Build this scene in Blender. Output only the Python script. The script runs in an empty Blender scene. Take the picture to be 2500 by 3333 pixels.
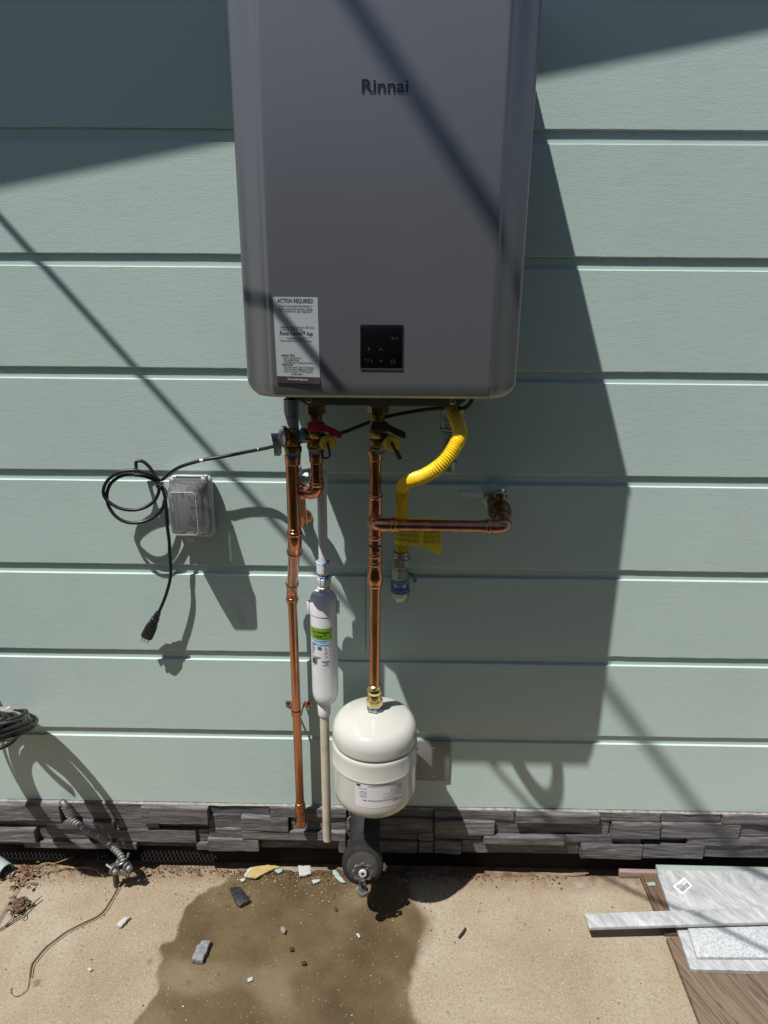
import bpy, bmesh, math, random
from mathutils import Vector, Matrix, noise
random.seed(7)
S = bpy.context.scene
COL = S.collection
V = Vector

# ------------------------------------------------------------------ camera
# x along the wall, y into the wall (wall plane y=0), z up, ground z=0. Photo pixel frame 2500 x 3333.
FPX, YAW, PITCH, ROLL = 2316.56, -0.0138, 0.3341, 0.0079
CAM = V((0, -1.6, 1.62))
_w = V((math.sin(YAW)*math.cos(PITCH), math.cos(YAW)*math.cos(PITCH), -math.sin(PITCH)))
_r0 = V((math.cos(YAW), -math.sin(YAW), 0)); _u0 = _r0.cross(_w)
_r = math.cos(ROLL)*_r0 + math.sin(ROLL)*_u0
_u = -math.sin(ROLL)*_r0 + math.cos(ROLL)*_u0
cam = bpy.data.cameras.new('camera'); camo = bpy.data.objects.new('camera', cam); COL.objects.link(camo)
M = Matrix((_r, _u, -_w)).transposed().to_4x4(); M.translation = CAM
camo.matrix_world = M
cam.sensor_fit = 'VERTICAL'; cam.sensor_height = 36; cam.sensor_width = 27
cam.lens = FPX/3333*36; cam.clip_start = .02; cam.clip_end = 500
S.camera = camo

# ------------------------------------------------------------------ light
SUN = V((1.065, 1.0, -3.075))                       # direction the light travels
ELEV = math.asin(-SUN.normalized().z)
w = bpy.data.worlds.new('World'); S.world = w; w.use_nodes = True
nt = w.node_tree; bg = nt.nodes['Background']
sky = nt.nodes.new('ShaderNodeTexSky'); sky.sky_type = 'NISHITA'; sky.sun_disc = False
sky.sun_elevation = ELEV; sky.sun_rotation = math.atan2(-SUN.x, -SUN.y); sky.air_density = 1.0
nt.links.new(sky.outputs[0], bg.inputs[0]); bg.inputs[1].default_value = 0.05
sl = bpy.data.lights.new('sun', 'SUN'); sl.energy = 5.0; sl.angle = math.radians(.53); sl.color = (1, .975, .935)
so = bpy.data.objects.new('sun', sl); COL.objects.link(so)
so.rotation_euler = SUN.to_track_quat('-Z', 'Y').to_euler(); so.location = (-3, -3, 9)
S.view_settings.view_transform = 'Standard'; S.view_settings.look = 'None'
S.view_settings.gamma = 1; S.view_settings.use_curve_mapping = False
S.view_settings.exposure = 0.12
S.cycles.use_denoising = True
S.cycles.max_bounces = 8; S.cycles.transparent_max_bounces = 12
S.cycles.caustics_reflective = False; S.cycles.caustics_refractive = False; S.cycles.sample_clamp_indirect = 6

# ------------------------------------------------------------------ calibration helpers
def _ray(px, py): return _w + (px-1250)/FPX*_r - (py-1666.5)/FPX*_u
def W(px, py, d=0.0):
    "the point seen at photo pixel (px,py) at distance d in front of the wall plane"
    v = _ray(px, py); return CAM + v*((-d-CAM.y)/v.y)
def G(px, py, z=0.0):
    "the point seen at photo pixel (px,py) at height z above the ground"
    v = _ray(px, py); return CAM + v*((z-CAM.z)/v.z)

# ------------------------------------------------------------------ materials
def srgb(h):
    h = h.lstrip('#'); c = [int(h[i:i+2], 16)/255 for i in (0, 2, 4)]
    return tuple(x/12.92 if x <= .04045 else ((x+.055)/1.055)**2.4 for x in c)
class NT:
    def __init__(s, name):
        s.m = bpy.data.materials.new(name); s.m.use_nodes = True; s.t = s.m.node_tree
        s.b = s.t.nodes['Principled BSDF']; s.tc = s.n('TexCoord')
    def n(s, kind, **k):
        nd = s.t.nodes.new('ShaderNode'+kind)
        for a, v in k.items(): setattr(nd, a, v)
        return nd
    def l(s, a, b): s.t.links.new(a, b)
    def mapping(s, scale=(1,1,1), rot=(0,0,0), src='Object'):
        m = s.n('Mapping'); m.inputs['Scale'].default_value = scale; m.inputs['Rotation'].default_value = rot
        s.l(s.tc.outputs[src], m.inputs[0]); return m.outputs[0]
    def grain(s, rot, scale):
        m = s.n('Mapping'); m.inputs['Rotation'].default_value = (0, 0, -rot); s.l(s.tc.outputs['Object'], m.inputs[0])
        k = s.n('Mapping'); k.inputs['Scale'].default_value = scale; s.l(m.outputs[0], k.inputs[0]); return k.outputs[0]
    def noise(s, vec, scale, detail=4, rough=.55, dist=0):
        n = s.n('TexNoise'); s.l(vec, n.inputs['Vector']); n.inputs['Scale'].default_value = scale
        n.inputs['Detail'].default_value = detail; n.inputs['Roughness'].default_value = rough
        n.inputs['Distortion'].default_value = dist; return n.outputs['Fac']
    def vor(s, vec, scale, out='Distance', feature='F1'):
        n = s.n('TexVoronoi', feature=feature); s.l(vec, n.inputs['Vector']); n.inputs['Scale'].default_value = scale
        return n.outputs[out]
    def ramp(s, fac, stops):
        r = s.n('ValToRGB'); e = r.color_ramp.elements
        while len(e) < len(stops): e.new(.5)
        for el, (p, c) in zip(e, stops):
            el.position = p; el.color = (*c, 1) if len(c) == 3 else c
        s.l(fac, r.inputs[0]); return r.outputs[0]
    def val(s, fac, a, b, lo, hi):
        m = s.n('MapRange'); s.l(fac, m.inputs[0])
        for i, v in zip((1, 2, 3, 4), (a, b, lo, hi)): m.inputs[i].default_value = v
        return m.outputs[0]
    def mix(s, fac, a, b, mode='MIX'):
        m = s.n('Mix', data_type='RGBA', blend_type=mode)
        for sock, v in ((m.inputs[0], fac), (m.inputs[6], a), (m.inputs[7], b)):
            if isinstance(v, (int, float)): sock.default_value = v
            elif isinstance(v, tuple): sock.default_value = (*v, 1)
            else: s.l(v, sock)
        return m.outputs[2]
    def math(s, op, a, b=0.0):
        m = s.n('Math', operation=op)
        for i, v in enumerate((a, b)):
            if isinstance(v, (int, float)): m.inputs[i].default_value = v
            else: s.l(v, m.inputs[i])
        return m.outputs[0]
    def attr(s, name):
        a = s.n('Attribute'); a.attribute_name = name; return a.outputs['Fac']
    def bump(s, h, strength=.3, dist=.001, prev=None):
        b = s.n('Bump'); b.inputs['Strength'].default_value = strength; b.inputs['Distance'].default_value = dist
        s.l(h, b.inputs['Height'])
        if prev is not None: s.l(prev, b.inputs['Normal'])
        return b.outputs[0]
    def out(s, col=None, rough=None, metal=None, normal=None, **k):
        for nm, v in (('Base Color', col), ('Roughness', rough), ('Metallic', metal), ('Normal', normal)):
            if v is None: continue
            sock = s.b.inputs[nm]
            if isinstance(v, tuple): sock.default_value = (*v, 1)
            elif isinstance(v, (int, float)): sock.default_value = v
            else: s.l(v, sock)
        for kk, v in k.items(): s.b.inputs[kk.replace('_', ' ')].default_value = v
        return s.m

def simple(name, col, rough=.5, metal=0.0, var=.12, scale=40, bump=.0, bscale=200, bdist=.0005, spread=.08, **k):
    t = NT(name); v = t.mapping()
    n = t.noise(v, scale, 5)
    a = tuple(c*(1-var) for c in col); b = tuple(min(1, c*(1+var)) for c in col)
    c = t.ramp(n, [(.3, a), (.7, b)])
    r = t.val(n, .3, .7, max(0, rough-spread), min(1, rough+spread))
    nm = None
    if bump: nm = t.bump(t.noise(v, bscale, 3), bump, bdist)
    return t.out(c, r, metal, nm, **k)

def m_siding():
    t = NT('sage_paint'); v = t.mapping()
    vs = t.mapping((1, 1, 2.4))
    big = t.noise(v, 3, 4); fine = t.noise(vs, 160, 3, .6); grain = t.noise(t.mapping((.35, 1, 2.2)), 60, 5, .6, .6)
    c = t.ramp(big, [(.3, (.475, .585, .548)), (.7, (.512, .620, .582))])
    c = t.mix(t.val(grain, .35, .7, 0, .16), c, (.385, .475, .44))
    soil = t.noise(t.mapping((1, 1, .6)), 7, 5, .6)
    c = t.mix(t.val(soil, .60, .78, 0, .18), c, (.42, .44, .38))
    tick = t.vor(t.mapping((1, 1, .45)), 4.2, 'Distance'); c = t.mix(t.val(tick, .006, .011, .8, 0), c, (.05, .05, .045))
    h = t.math('ADD', t.math('MULTIPLY', fine, .9), t.math('MULTIPLY', grain, .6)); h = t.math('ADD', h, t.math('MULTIPLY', t.noise(vs, 40, 4, .6), .7))
    return t.out(c, t.val(big, .3, .7, .42, .56), 0, t.bump(h, .24, .0013), Specular_IOR_Level=.4)
def m_stone():
    t = NT('wood_look_stone'); oi = t.n('ObjectInfo')
    off = t.n('VectorMath', operation='SCALE'); t.l(oi.outputs['Random'], off.inputs['Scale']); off.inputs[0].default_value = (3.1, 1.7, 5.3)
    add = t.n('VectorMath', operation='ADD'); t.l(t.tc.outputs['Object'], add.inputs[0]); t.l(off.outputs[0], add.inputs[1])
    mp = t.n('Mapping'); mp.inputs['Scale'].default_value = (.09, .6, 1); t.l(add.outputs[0], mp.inputs[0])
    v = mp.outputs[0]
    g = t.noise(v, 95, 7, .74, 1.0); f = t.noise(t.mapping((.3, 1, 1)), 700, 3, .6); st = t.noise(v, 45, 3, .5, 2)
    c = t.ramp(g, [(.30, (.030, .029, .031)), (.47, (.115, .111, .116)), (.56, (.18, .175, .180)), (.70, (.33, .325, .33))])
    tone = t.ramp(oi.outputs['Random'], [(0, (.75, .75, .8)), (.5, (1, .98, .96)), (1, (1.15, 1.1, 1.05))])
    c = t.mix(1.0, c, tone, 'MULTIPLY')
    c = t.mix(t.val(st, .58, .72, 0, .4), c, (.07, .06, .055))
    h = t.math('ADD', g, t.math('MULTIPLY', f, .45))
    return t.out(c, t.val(f, .3, .7, .42, .68), 0, t.bump(h, 1.0, .004), Specular_IOR_Level=.5)
def m_ground():
    t = NT('old_concrete'); v = t.mapping()
    wet, dirt, joint, blot = t.attr('wet'), t.attr('dirt'), t.attr('joint'), t.attr('blot')
    big = t.noise(v, 2.6, 7, .68, .6); mid = t.noise(v, 14, 6, .66); grit = t.noise(v, 130, 5, .85); sand = t.noise(v, 210, 4, .8)
    c = t.ramp(big, [(.3, (.252, .193, .128)), (.5, (.310, .252, .180)), (.7, (.370, .320, .250))])
    c = t.mix(t.val(mid, .5, .75, 0, .5), c, (.27, .205, .13))
    c = t.mix(t.val(grit, .52, .66, 0, .8), c, (.14, .10, .065))
    c = t.mix(t.val(sand, .54, .68, 0, .75), c, (.54, .46, .33))
    pit = t.vor(v, 170, 'Distance'); pm = t.math('MULTIPLY', t.val(pit, .10, .16, 1, 0), t.val(t.noise(v, 60, 2), .52, .6, 0, 1))
    c = t.mix(t.math('MULTIPLY', pm, .75), c, (.06, .045, .03))
    c = t.mix(dirt, c, t.mix(t.val(mid, .4, .6, 0, 1), (.13, .078, .045), (.22, .145, .09)))
    wc = t.ramp(t.noise(v, 5, 4, .6), [(.3, (.066, .043, .020)), (.5, (.108, .074, .037)), (.72, (.175, .128, .074))])
    wc = t.mix(t.val(grit, .55, .70, 0, .5), wc, (.06, .038, .018)); wc = t.mix(t.val(sand, .60, .72, 0, .45), wc, (.26, .19, .10))
    spk = t.vor(v, 150, 'Distance'); sm = t.math('MULTIPLY', t.val(spk, .10, .20, 1, 0), t.val(t.noise(v, 90, 2), .53, .6, 0, 1))
    wc = t.mix(t.math('MULTIPLY', sm, .8), wc, (.42, .36, .26))
    c = t.mix(wet, c, wc)
    c = t.mix(joint, c, (.10, .075, .05))
    c = t.mix(blot, c, (.07, .055, .042))
    h = t.math('ADD', t.math('MULTIPLY', grit, .9), t.math('ADD', t.math('MULTIPLY', sand, .5), t.math('MULTIPLY', mid, .7)))
    r = t.math('SUBTRACT', .9, t.math('MULTIPLY', wet, .42))
    return t.out(c, r, 0, t.bump(h, .55, .0012), Specular_IOR_Level=.35)
def pdir(a, b): d = G(*b)-G(*a); return math.atan2(d.y, d.x)
def m_marble(name='grey_marble', rough=.35):
    t = NT(name); vv = t.grain(pdir((2180, 2835), (2300, 2945)), (.36, 1, 1))
    a = t.noise(vv, 17, 9, .74, 2.2); b = t.noise(vv, 48, 8, .72, 1.8); c2 = t.noise(t.mapping(), 320, 3, .7)
    c = t.ramp(a, [(.34, (.24, .25, .255)), (.46, (.37, .382, .395)), (.55, (.46, .465, .48)), (.66, (.60, .585, .58))])
    c = t.mix(t.val(b, .54, .68, 0, .6), c, (.25, .255, .25))
    c = t.mix(t.val(c2, .5, .7, 0, .25), c, (.56, .565, .575))
    return t.out(c, rough, 0, t.bump(c2, .15, .0005))
def m_granular():
    t = NT('granular_marble'); v = t.mapping()
    a = t.noise(v, 200, 4, .75); b = t.noise(v, 30, 4)
    c = t.ramp(a, [(.36, (.28, .30, .325)), (.5, (.44, .455, .475)), (.62, (.57, .575, .585))])
    return t.out(c, .4, 0, t.bump(a, .3, .0006))
def m_wood(name, rot, cols, scale=1.0, cracks=True):
    t = NT(name); v = t.grain(rot, (.06, 1, .6))
    g = t.noise(v, 110*scale, 7, .68, .5); big = t.noise(t.grain(rot, (.2, 1, 1)), 9, 4, .6, .8)
    c = t.ramp(g, [(.3, cols[0]), (.52, cols[1]), (.75, cols[2])])
    c = t.mix(t.val(big, .45, .7, 0, .65), c, cols[3])
    h = g
    if cracks:
        cr = t.noise(t.grain(rot, (.03, 1, .5)), 60, 3, .5, .15)
        k = t.val(t.math('ABSOLUTE', t.math('SUBTRACT', cr, .5)), 0, .022, 1, 0)
        c = t.mix(t.math('MULTIPLY', k, .85), c, (.03, .022, .015))
        h = t.math('SUBTRACT', g, t.math('MULTIPLY', k, .9))
    return t.out(c, .72, 0, t.bump(h, .6, .0015))
def m_copper(name='copper', rough=.19, col=(.66, .29, .175)):
    t = NT(name); v = t.mapping(); n = t.noise(t.mapping((1, 1, .25)), 34, 6, .65, .5); s = t.noise(v, 160, 3, .6)
    c = t.ramp(n, [(.3, tuple(x*.62 for x in col)), (.55, col), (.78, (col[0], col[1]*1.12, col[2]*1.15))])
    c = t.mix(t.val(s, .62, .74, 0, .45), c, (.30, .13, .08))
    return t.out(c, t.val(n, .3, .7, rough-.06, rough+.10), 1.0, t.bump(s, .05, .0003))
def m_cover():
    t = NT('grey_metallic_paint'); v = t.mapping()
    f = t.noise(v, 2200, 2, .7); c = t.ramp(f, [(.35, (.248, .249, .268)), (.65, (.304, .305, .328))])
    return t.out(c, t.val(t.noise(v, 3, 3), .3, .7, .33, .37), .70, t.bump(f, .12, .0003), Specular_IOR_Level=.5)

MAT = dict(
    siding=m_siding(), stone=m_stone(), ground=m_ground(), marble=m_marble(), granular=m_granular(),
    plywood=m_wood('weathered_plywood', pdir((2305, 3168), (2446, 3331)), ((.105, .070, .046), (.165, .115, .078), (.215, .155, .108), (.21, .15, .10))),
    plank=m_wood('old_plank', pdir((2083, 2846), (2163, 3036)), ((.07, .045, .025), (.15, .10, .06), (.21, .15, .095), (.11, .07, .04)), 1.4),
    offcut=m_wood('offcut_wood', .0, ((.20, .14, .115), (.30, .22, .19), (.36, .28, .24), (.24, .17, .14)), 1.2, False),
    copper=m_copper(), copper_dark=m_copper('copper_branch', .24, (.50, .24, .18)), cover=m_cover(),
    brass=simple('dull_brass', (.25, .155, .06), .33, 1, .3, 60), brass_bright=simple('bright_brass', (.85, .66, .32), .2, 1, .12, 70),
    steel=simple('galvanised_steel', (.34, .345, .34), .42, .9, .25, 90, .15, 300), plate=simple('grey_steel_plate', (.21, .21, .215), .45, .25, .1, 20),
    darksteel=simple('grey_zinc', (.27, .28, .28), .46, .85, .25, 120, .2, 300), chrome=simple('zinc_lever', (.62, .62, .62), .25, 1, .1, 60),
    flange=simple('grey_flange_paint', (.12, .12, .12), .5, .3, .06, 30), dark=simple('dark_cavity', (.02, .02, .02), .7),
    pvc=simple('white_pvc', (.66, .66, .69), .34, 0, .05, 20), pvc_white=simple('treater_white', (.74, .74, .77), .3, 0, .03, 12, Coat_Weight=.2),
    pvc_grey=simple('grey_pvc', (.36, .37, .37), .4, 0, .08, 30), pvc_cream=simple('aged_cream_pvc', (.52, .46, .365), .42, 0, .16, 22),
    tank=simple('almond_enamel', (.55, .542, .495), .17, 0, .03, 6, .03, 60, .0004, .03, Coat_Weight=.4, Coat_Roughness=.06),
    yellow=simple('yellow_coating', (.80, .56, .015), .36, 0, .05, 30), tag=simple('yellow_tag', (.85, .66, .04), .5, 0, .05, 30),
    capyellow=simple('yellow_cap', (.60, .42, .03), .42, 0, .08, 50), rubber=simple('black_rubber', (.010, .010, .011), .38, 0, .2, 90, Specular_IOR_Level=.45),
    red=simple('red_handle', (.36, .012, .014), .45, 0, .1, 50), black=simple('black_plastic', (.013, .013, .014), .42, 0, .1, 60),
    bluetape=simple('blue_thread_paste', (.10, .25, .46), .55, 0, .3, 150, .4, 400), white=simple('white_vinyl', (.66, .67, .70), .4, 0, .05, 40),
    sticker=simple('sticker_paper', (.44, .46, .47), .42, 0, .015, 10), tanklabel=simple('label_paper', (.70, .67, .70), .4, 0, .02, 10),
    ink=simple('black_ink', (.02, .02, .022), .5, 0, .02), inkgrey=simple('grey_ink', (.20, .20, .21), .5, 0, .02), footer=simple('brown_black_ink', (.035, .026, .025), .45, 0, .05),
    green=simple('green_label', (.19, .36, .02), .4, 0, .04), paleblue=simple('pale_blue_label', (.42, .62, .76), .4, 0, .06, 15), inkblue=simple('blue_ink', (.03, .13, .30), .5, 0, .02),
    glass=simple('black_glass', (.004, .004, .005), .12, 0, .02), iconink=simple('faint_icon', (.07, .07, .075), .5, 0, .02),
    logo=simple('logo_black', (.010, .011, .014), .35, 0, .05), silver=simple('silver_edge', (.40, .40, .41), .3, .9, .03),
    box=simple('grey_box_plastic', (.50, .50, .52), .42, 0, .05, 30), outlet=simple('grey_receptacle', (.55, .54, .55), .4, 0, .05, 30),
    foam=simple('black_pipe_foam', (.017, .017, .018), .72, 0, .5, 30, .6, 70, .004, Specular_IOR_Level=.3), foamface=simple('dusty_foam', (.045, .040, .034), .80, 0, .4, 22, .6, 90, .002),
    foundation=simple('dark_foundation', (.03, .018, .012), .8, 0, .5, 14, .5, 60, .004), mortar=simple('grey_mortar', (.16, .14, .12), .9, 0, .3, 60, .6, 150, .003),
    caulk=simple('white_wood_edge', (.26, .245, .215), .8, 0, .45, 60, .5, 200), mint=simple('mint_painted_edge', (.29, .35, .315), .5, 0, .08, 14),
    darkstone=simple('wet_dark_stone', (.028, .029, .032), .30, 0, .5, 90, .7, 120, .002), chipstone=simple('grey_stone_chip', (.19, .195, .20), .7, 0, .3, 90, .6, 160, .001),
    plaster=simple('white_plaster', (.42, .43, .40), .8, 0, .1, 90, .5, 200), plasteryellow=simple('yellow_plaster', (.42, .30, .12), .8, 0, .18, 60, .5, 160),
    palegreen=simple('pale_green_paint_chip', (.30, .365, .33), .6, 0, .12, 60), greypvc=simple('blue_grey_pvc', (.33, .38, .40), .4, 0, .06, 30),
    bark=simple('bark', (.13, .075, .042), .85, 0, .6, 130, .8, 200, .003), twig=simple('twig', (.085, .062, .055), .8, 0, .4, 120, .5, 200),
    straw=simple('straw', (.33, .22, .10), .7, 0, .35, 80), leaf=simple('dead_leaf', (.17, .085, .042), .7, 0, .4, 50), vine=simple('dry_vine', (.10, .06, .025), .75, 0, .3, 60),
    speck=simple('white_crumb', (.62, .56, .46), .8, 0, .3, 200), darkspeck=simple('dark_crumb', (.035, .024, .02), .7, 0, .4, 200),
    cablegrey=simple('grey_cable', (.22, .21, .20), .4, 0, .12, 60), cableblack=simple('black_cable', (.013, .0125, .012), .40, 0, .2, 60),
    castgrey=simple('cast_grey', (.115, .115, .115), .5, .3, .35, 90, .3, 200), barcode_paper=simple('barcode_paper', (.72, .72, .72), .4, 0, .02), conduit=simple('grey_conduit', (.21, .21, .205), .5, .25, .15, 60), mesh=simple('lath_mesh', (.035, .034, .033), .6, .4, .25, 90), fence=simple('added_fence_stain', (.085, .062, .048), .8, 0, .35, 9), roof=simple('roof_wood', (.30, .29, .27), .8, 0, .2, 5),
    insert=simple('white_blue_insert', (.55, .57, .66), .4, 0, .1, 30), rust=simple('rusty_brown', (.085, .045, .03), .7, .2, .4, 100),
)
def m_clear():
    t = NT('clear_smoky_plastic')
    t.b.inputs['Transmission Weight'].default_value = .88; t.b.inputs['IOR'].default_value = 1.07; t.b.inputs['Alpha'].default_value = .80
    return t.out((.82, .82, .88), .04, 0, Coat_Weight=1.0, Coat_Roughness=.03)
MAT['clear'] = m_clear()

# ------------------------------------------------------------------ geometry builder
ORG = {}
class MB:
    def __init__(s): s.v = []; s.f = []
    def add(s, vs, fs):
        o = len(s.v); s.v += [V(p) for p in vs]; s.f += [tuple(i+o for i in f) for f in fs]; return s
    def rings(s, rings, close=True, cap0=True, cap1=True):
        n = len(rings[0]); o = len(s.v)
        for r in rings: s.v += [V(p) for p in r]
        for i in range(len(rings)-1):
            a, b = o+i*n, o+(i+1)*n
            for j in range(n if close else n-1):
                k = (j+1) % n; s.f.append((a+j, a+k, b+k, b+j))
        if cap0: s.f.append(tuple(o+j for j in range(n))[::-1])
        if cap1: s.f.append(tuple(o+(len(rings)-1)*n+j for j in range(n)))
        return s
    def tube(s, pts, r, seg=12, caps=True):
        pts = [V(p) for p in pts]; N = len(pts); rr = r if isinstance(r, (list, tuple)) else [r]*N
        rings = []; prev = None
        for i, p in enumerate(pts):
            t = (pts[min(i+1, N-1)]-pts[max(i-1, 0)]).normalized()
            if prev is None:
                a = V((0, 0, 1)) if abs(t.z) < .9 else V((1, 0, 0)); x = t.cross(a).normalized()
            else:
                x = prev - t*prev.dot(t)
                x = x.normalized() if x.length > 1e-6 else t.orthogonal().normalized()
            prev = x; y = t.cross(x)
            rings.append([p + (x*math.cos(2*math.pi*j/seg)+y*math.sin(2*math.pi*j/seg))*rr[i] for j in range(seg)])
        return s.rings(rings, True, caps, caps)
    def lathe(s, o, axis, prof, seg=28, x0=None, caps=True):
        o = V(o); a = V(axis).normalized()
        x = (x0 or a.orthogonal()); x = (x-a*x.dot(a)).normalized(); y = a.cross(x)
        rings = [[o+a*t+(x*math.cos(2*math.pi*j/seg)+y*math.sin(2*math.pi*j/seg))*max(r, 1e-5) for j in range(seg)] for r, t in prof]
        return s.rings(rings, True, caps, caps)
    def cyl(s, a, b, r, seg=20, bev=None):
        a, b = V(a), V(b); L = (b-a).length; e = min(bev if bev is not None else r*.12, L*.3)
        return s.lathe(a, b-a, [(r-e, 0), (r, e), (r, L-e), (r-e, L)], seg)
    def hexn(s, a, b, r, ang=0.0):
        a, b = V(a), V(b); L = (b-a).length; e = min(r*.12, L*.3); ax = (b-a).normalized()
        x = ax.orthogonal(); x.rotate(Matrix.Rotation(ang, 3, ax))
        return s.lathe(a, ax, [(r*.9, 0), (r, e), (r, L-e), (r*.9, L)], 6, x)
    def ring(s, c, axis, R, r, seg=28):
        prof = [(R+r*math.cos(q), r*math.sin(q)) for q in [2*math.pi*k/10 for k in range(11)]]
        return s.lathe(c, axis, prof, seg, caps=False)
    def box(s, c, size, rot=None, bev=0.0, seg=2):
        bm = bmesh.new(); bmesh.ops.create_cube(bm, size=1)
        bmesh.ops.scale(bm, vec=V(size), verts=bm.verts)
        if bev: bmesh.ops.bevel(bm, geom=bm.edges[:], offset=bev, segments=seg, affect='EDGES', profile=.5)
        R = rot if rot is not None else Matrix.Identity(3); c = V(c)
        bm.verts.index_update()
        vs = [R @ v.co + c for v in bm.verts]; fs = [[v.index for v in f.verts] for f in bm.faces]; bm.free()
        return s.add(vs, fs)
    def prism(s, poly, h, bev=0.0):
        "poly: list of 3-D points (planar loop); h: extrusion vector"
        h = V(h); bm = bmesh.new(); vs = [bm.verts.new(V(p)) for p in poly]; f = bm.faces.new(vs)
        r = bmesh.ops.extrude_face_region(bm, geom=[f]); bmesh.ops.translate(bm, vec=h, verts=[e for e in r['geom'] if isinstance(e, bmesh.types.BMVert)])
        bmesh.ops.recalc_face_normals(bm, faces=bm.faces[:])
        if bev: bmesh.ops.bevel(bm, geom=bm.edges[:], offset=bev, segments=2, affect='EDGES', profile=.5)
        bm.verts.index_update()
        vs = [v.co.copy() for v in bm.verts]; fs = [[v.index for v in f.verts] for f in bm.faces]; bm.free()
        return s.add(vs, fs)
    def build(s, name, m, parent=None, smooth=38, origin=None):
        o0 = V((0, 0, 0))
        if parent is not None: o0 = ORG[parent.name]
        elif origin is not None: o0 = V(origin)
        else:
            xs = [p.x for p in s.v]; ys = [p.y for p in s.v]; zs = [p.z for p in s.v]
            o0 = V(((min(xs)+max(xs))/2, (min(ys)+max(ys))/2, min(zs)))
        me = bpy.data.meshes.new(name); me.from_pydata([p-o0 for p in s.v], [], s.f); me.validate(); me.update()
        bm = bmesh.new(); bm.from_mesh(me); bmesh.ops.recalc_face_normals(bm, faces=bm.faces[:]); bm.to_mesh(me); bm.free()
        if smooth:
            me.shade_smooth(); me.set_sharp_from_angle(angle=math.radians(smooth))
        me.materials.append(MAT[m] if isinstance(m, str) else m)
        ob = bpy.data.objects.new(name, me); COL.objects.link(ob)
        if parent is not None: ob.parent = parent
        else: ob.location = o0
        ORG[ob.name] = o0
        return ob
def tag(o, label, cat, group=None):
    o['label'] = label; o['category'] = cat
    if group: o['group'] = group
    return o
def stuff(o): o['kind'] = 'stuff'; return o
def thing(name, loc, label, cat, group=None):
    o = bpy.data.objects.new(name, None); COL.objects.link(o); o.location = loc; o.empty_display_size = .05
    ORG[o.name] = V(loc); return tag(o, label, cat, group)
def crom(P, n=8):
    P = [V(p) for p in P]; out = []
    for i in range(len(P)-1):
        p0, p1, p2, p3 = P[max(i-1, 0)], P[i], P[i+1], P[min(i+2, len(P)-1)]
        for k in range(n):
            t = k/n
            out.append(.5*((2*p1)+(p2-p0)*t+(2*p0-5*p1+4*p2-p3)*t*t+(3*p1-p0-3*p2+p3)*t**3))
    out.append(P[-1]); return out
def bend(a, c, b, R, n=10):
    "path a -> corner c -> b with the corner rounded"
    a, c, b = V(a), V(c), V(b); d1 = (a-c).normalized(); d2 = (b-c).normalized()
    p1, p2 = c+d1*R, c+d2*R
    return [a]+[(p1*(1-t)**2+c*2*t*(1-t)+p2*t*t) for t in [i/n for i in range(n+1)]]+[b]
def resample(P, step):
    out = [P[0]]; acc = 0
    for i in range(1, len(P)):
        a, b = P[i-1], P[i]; L = (b-a).length
        while acc+L >= step and L > 0:
            t = (step-acc)/L; a = a+(b-a)*t; out.append(a); L = (b-a).length; acc = 0
        acc += L
    return out
_tc = {}
def text_mesh(body, size, align='CENTER', bold=0.0, extrude=0.0, res=2):
    key = (body, align, bold, extrude)
    cu = bpy.data.curves.new('t', 'FONT'); cu.body = body; cu.size = size; cu.align_x = align; cu.offset = bold*size
    cu.extrude = extrude; cu.resolution_u = res; cu.bevel_depth = 0
    o = bpy.data.objects.new('t', cu); COL.objects.link(o)
    dg = bpy.context.evaluated_depsgraph_get(); dg.update()
    me = bpy.data.meshes.new_from_object(o.evaluated_get(dg))
    vs = [v.co.copy() for v in me.vertices]; fs = [tuple(p.vertices) for p in me.polygons]
    bpy.data.objects.remove(o); bpy.data.curves.remove(cu); bpy.data.meshes.remove(me)
    return vs, fs
def wide(vs, width=None):
    if not vs: return vs
    x0 = min(v.x for v in vs); x1 = max(v.x for v in vs); k = width/(x1-x0)
    return [V((v.x*k, v.y, v.z)) for v in vs]

# ================================================================== GROUND
Z0, SP, ZS = .2566+1.62, .2385, -1.415+1.62          # lowest lip of board 0, board spacing, bottom of the siding
XL, XR = -2.6, 2.6
def poly_in(x, y, P):
    c = False; j = len(P)-1
    for i in range(len(P)):
        if (P[i][1] > y) != (P[j][1] > y) and x < (P[j][0]-P[i][0])*(y-P[i][1])/(P[j][1]-P[i][1])+P[i][0]: c = not c
        j = i
    return c
def seg_d(x, y, a, b):
    ax, ay, bx, by = a[0], a[1], b[0], b[1]; dx, dy = bx-ax, by-ay; L = dx*dx+dy*dy
    t = 0 if L == 0 else max(0, min(1, ((x-ax)*dx+(y-ay)*dy)/L)); return math.hypot(x-ax-t*dx, y-ay-t*dy)
def poly_sd(x, y, P):
    d = min(seg_d(x, y, P[i-1], P[i]) for i in range(len(P))); return d if poly_in(x, y, P) else -d
def sm(t): t = max(0, min(1, t)); return t*t*(3-2*t)
WET = [G(*q)[:2] for q in ((735, 2868), (680, 2895), (633, 2923), (600, 2953), (584, 3001), (571, 3060), (528, 3080), (531, 3134), (505, 3168), (510, 3224), (478, 3275), (437, 3333), (400, 3500), (1420, 3500), (1362, 3333), (1335, 3250), (1338, 3170), (1366, 3104), (1398, 3036), (1385, 2985), (1345, 2930), (1330, 2860), (1320, 2820), (1200, 2800), (900, 2800), (760, 2845))]
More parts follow.
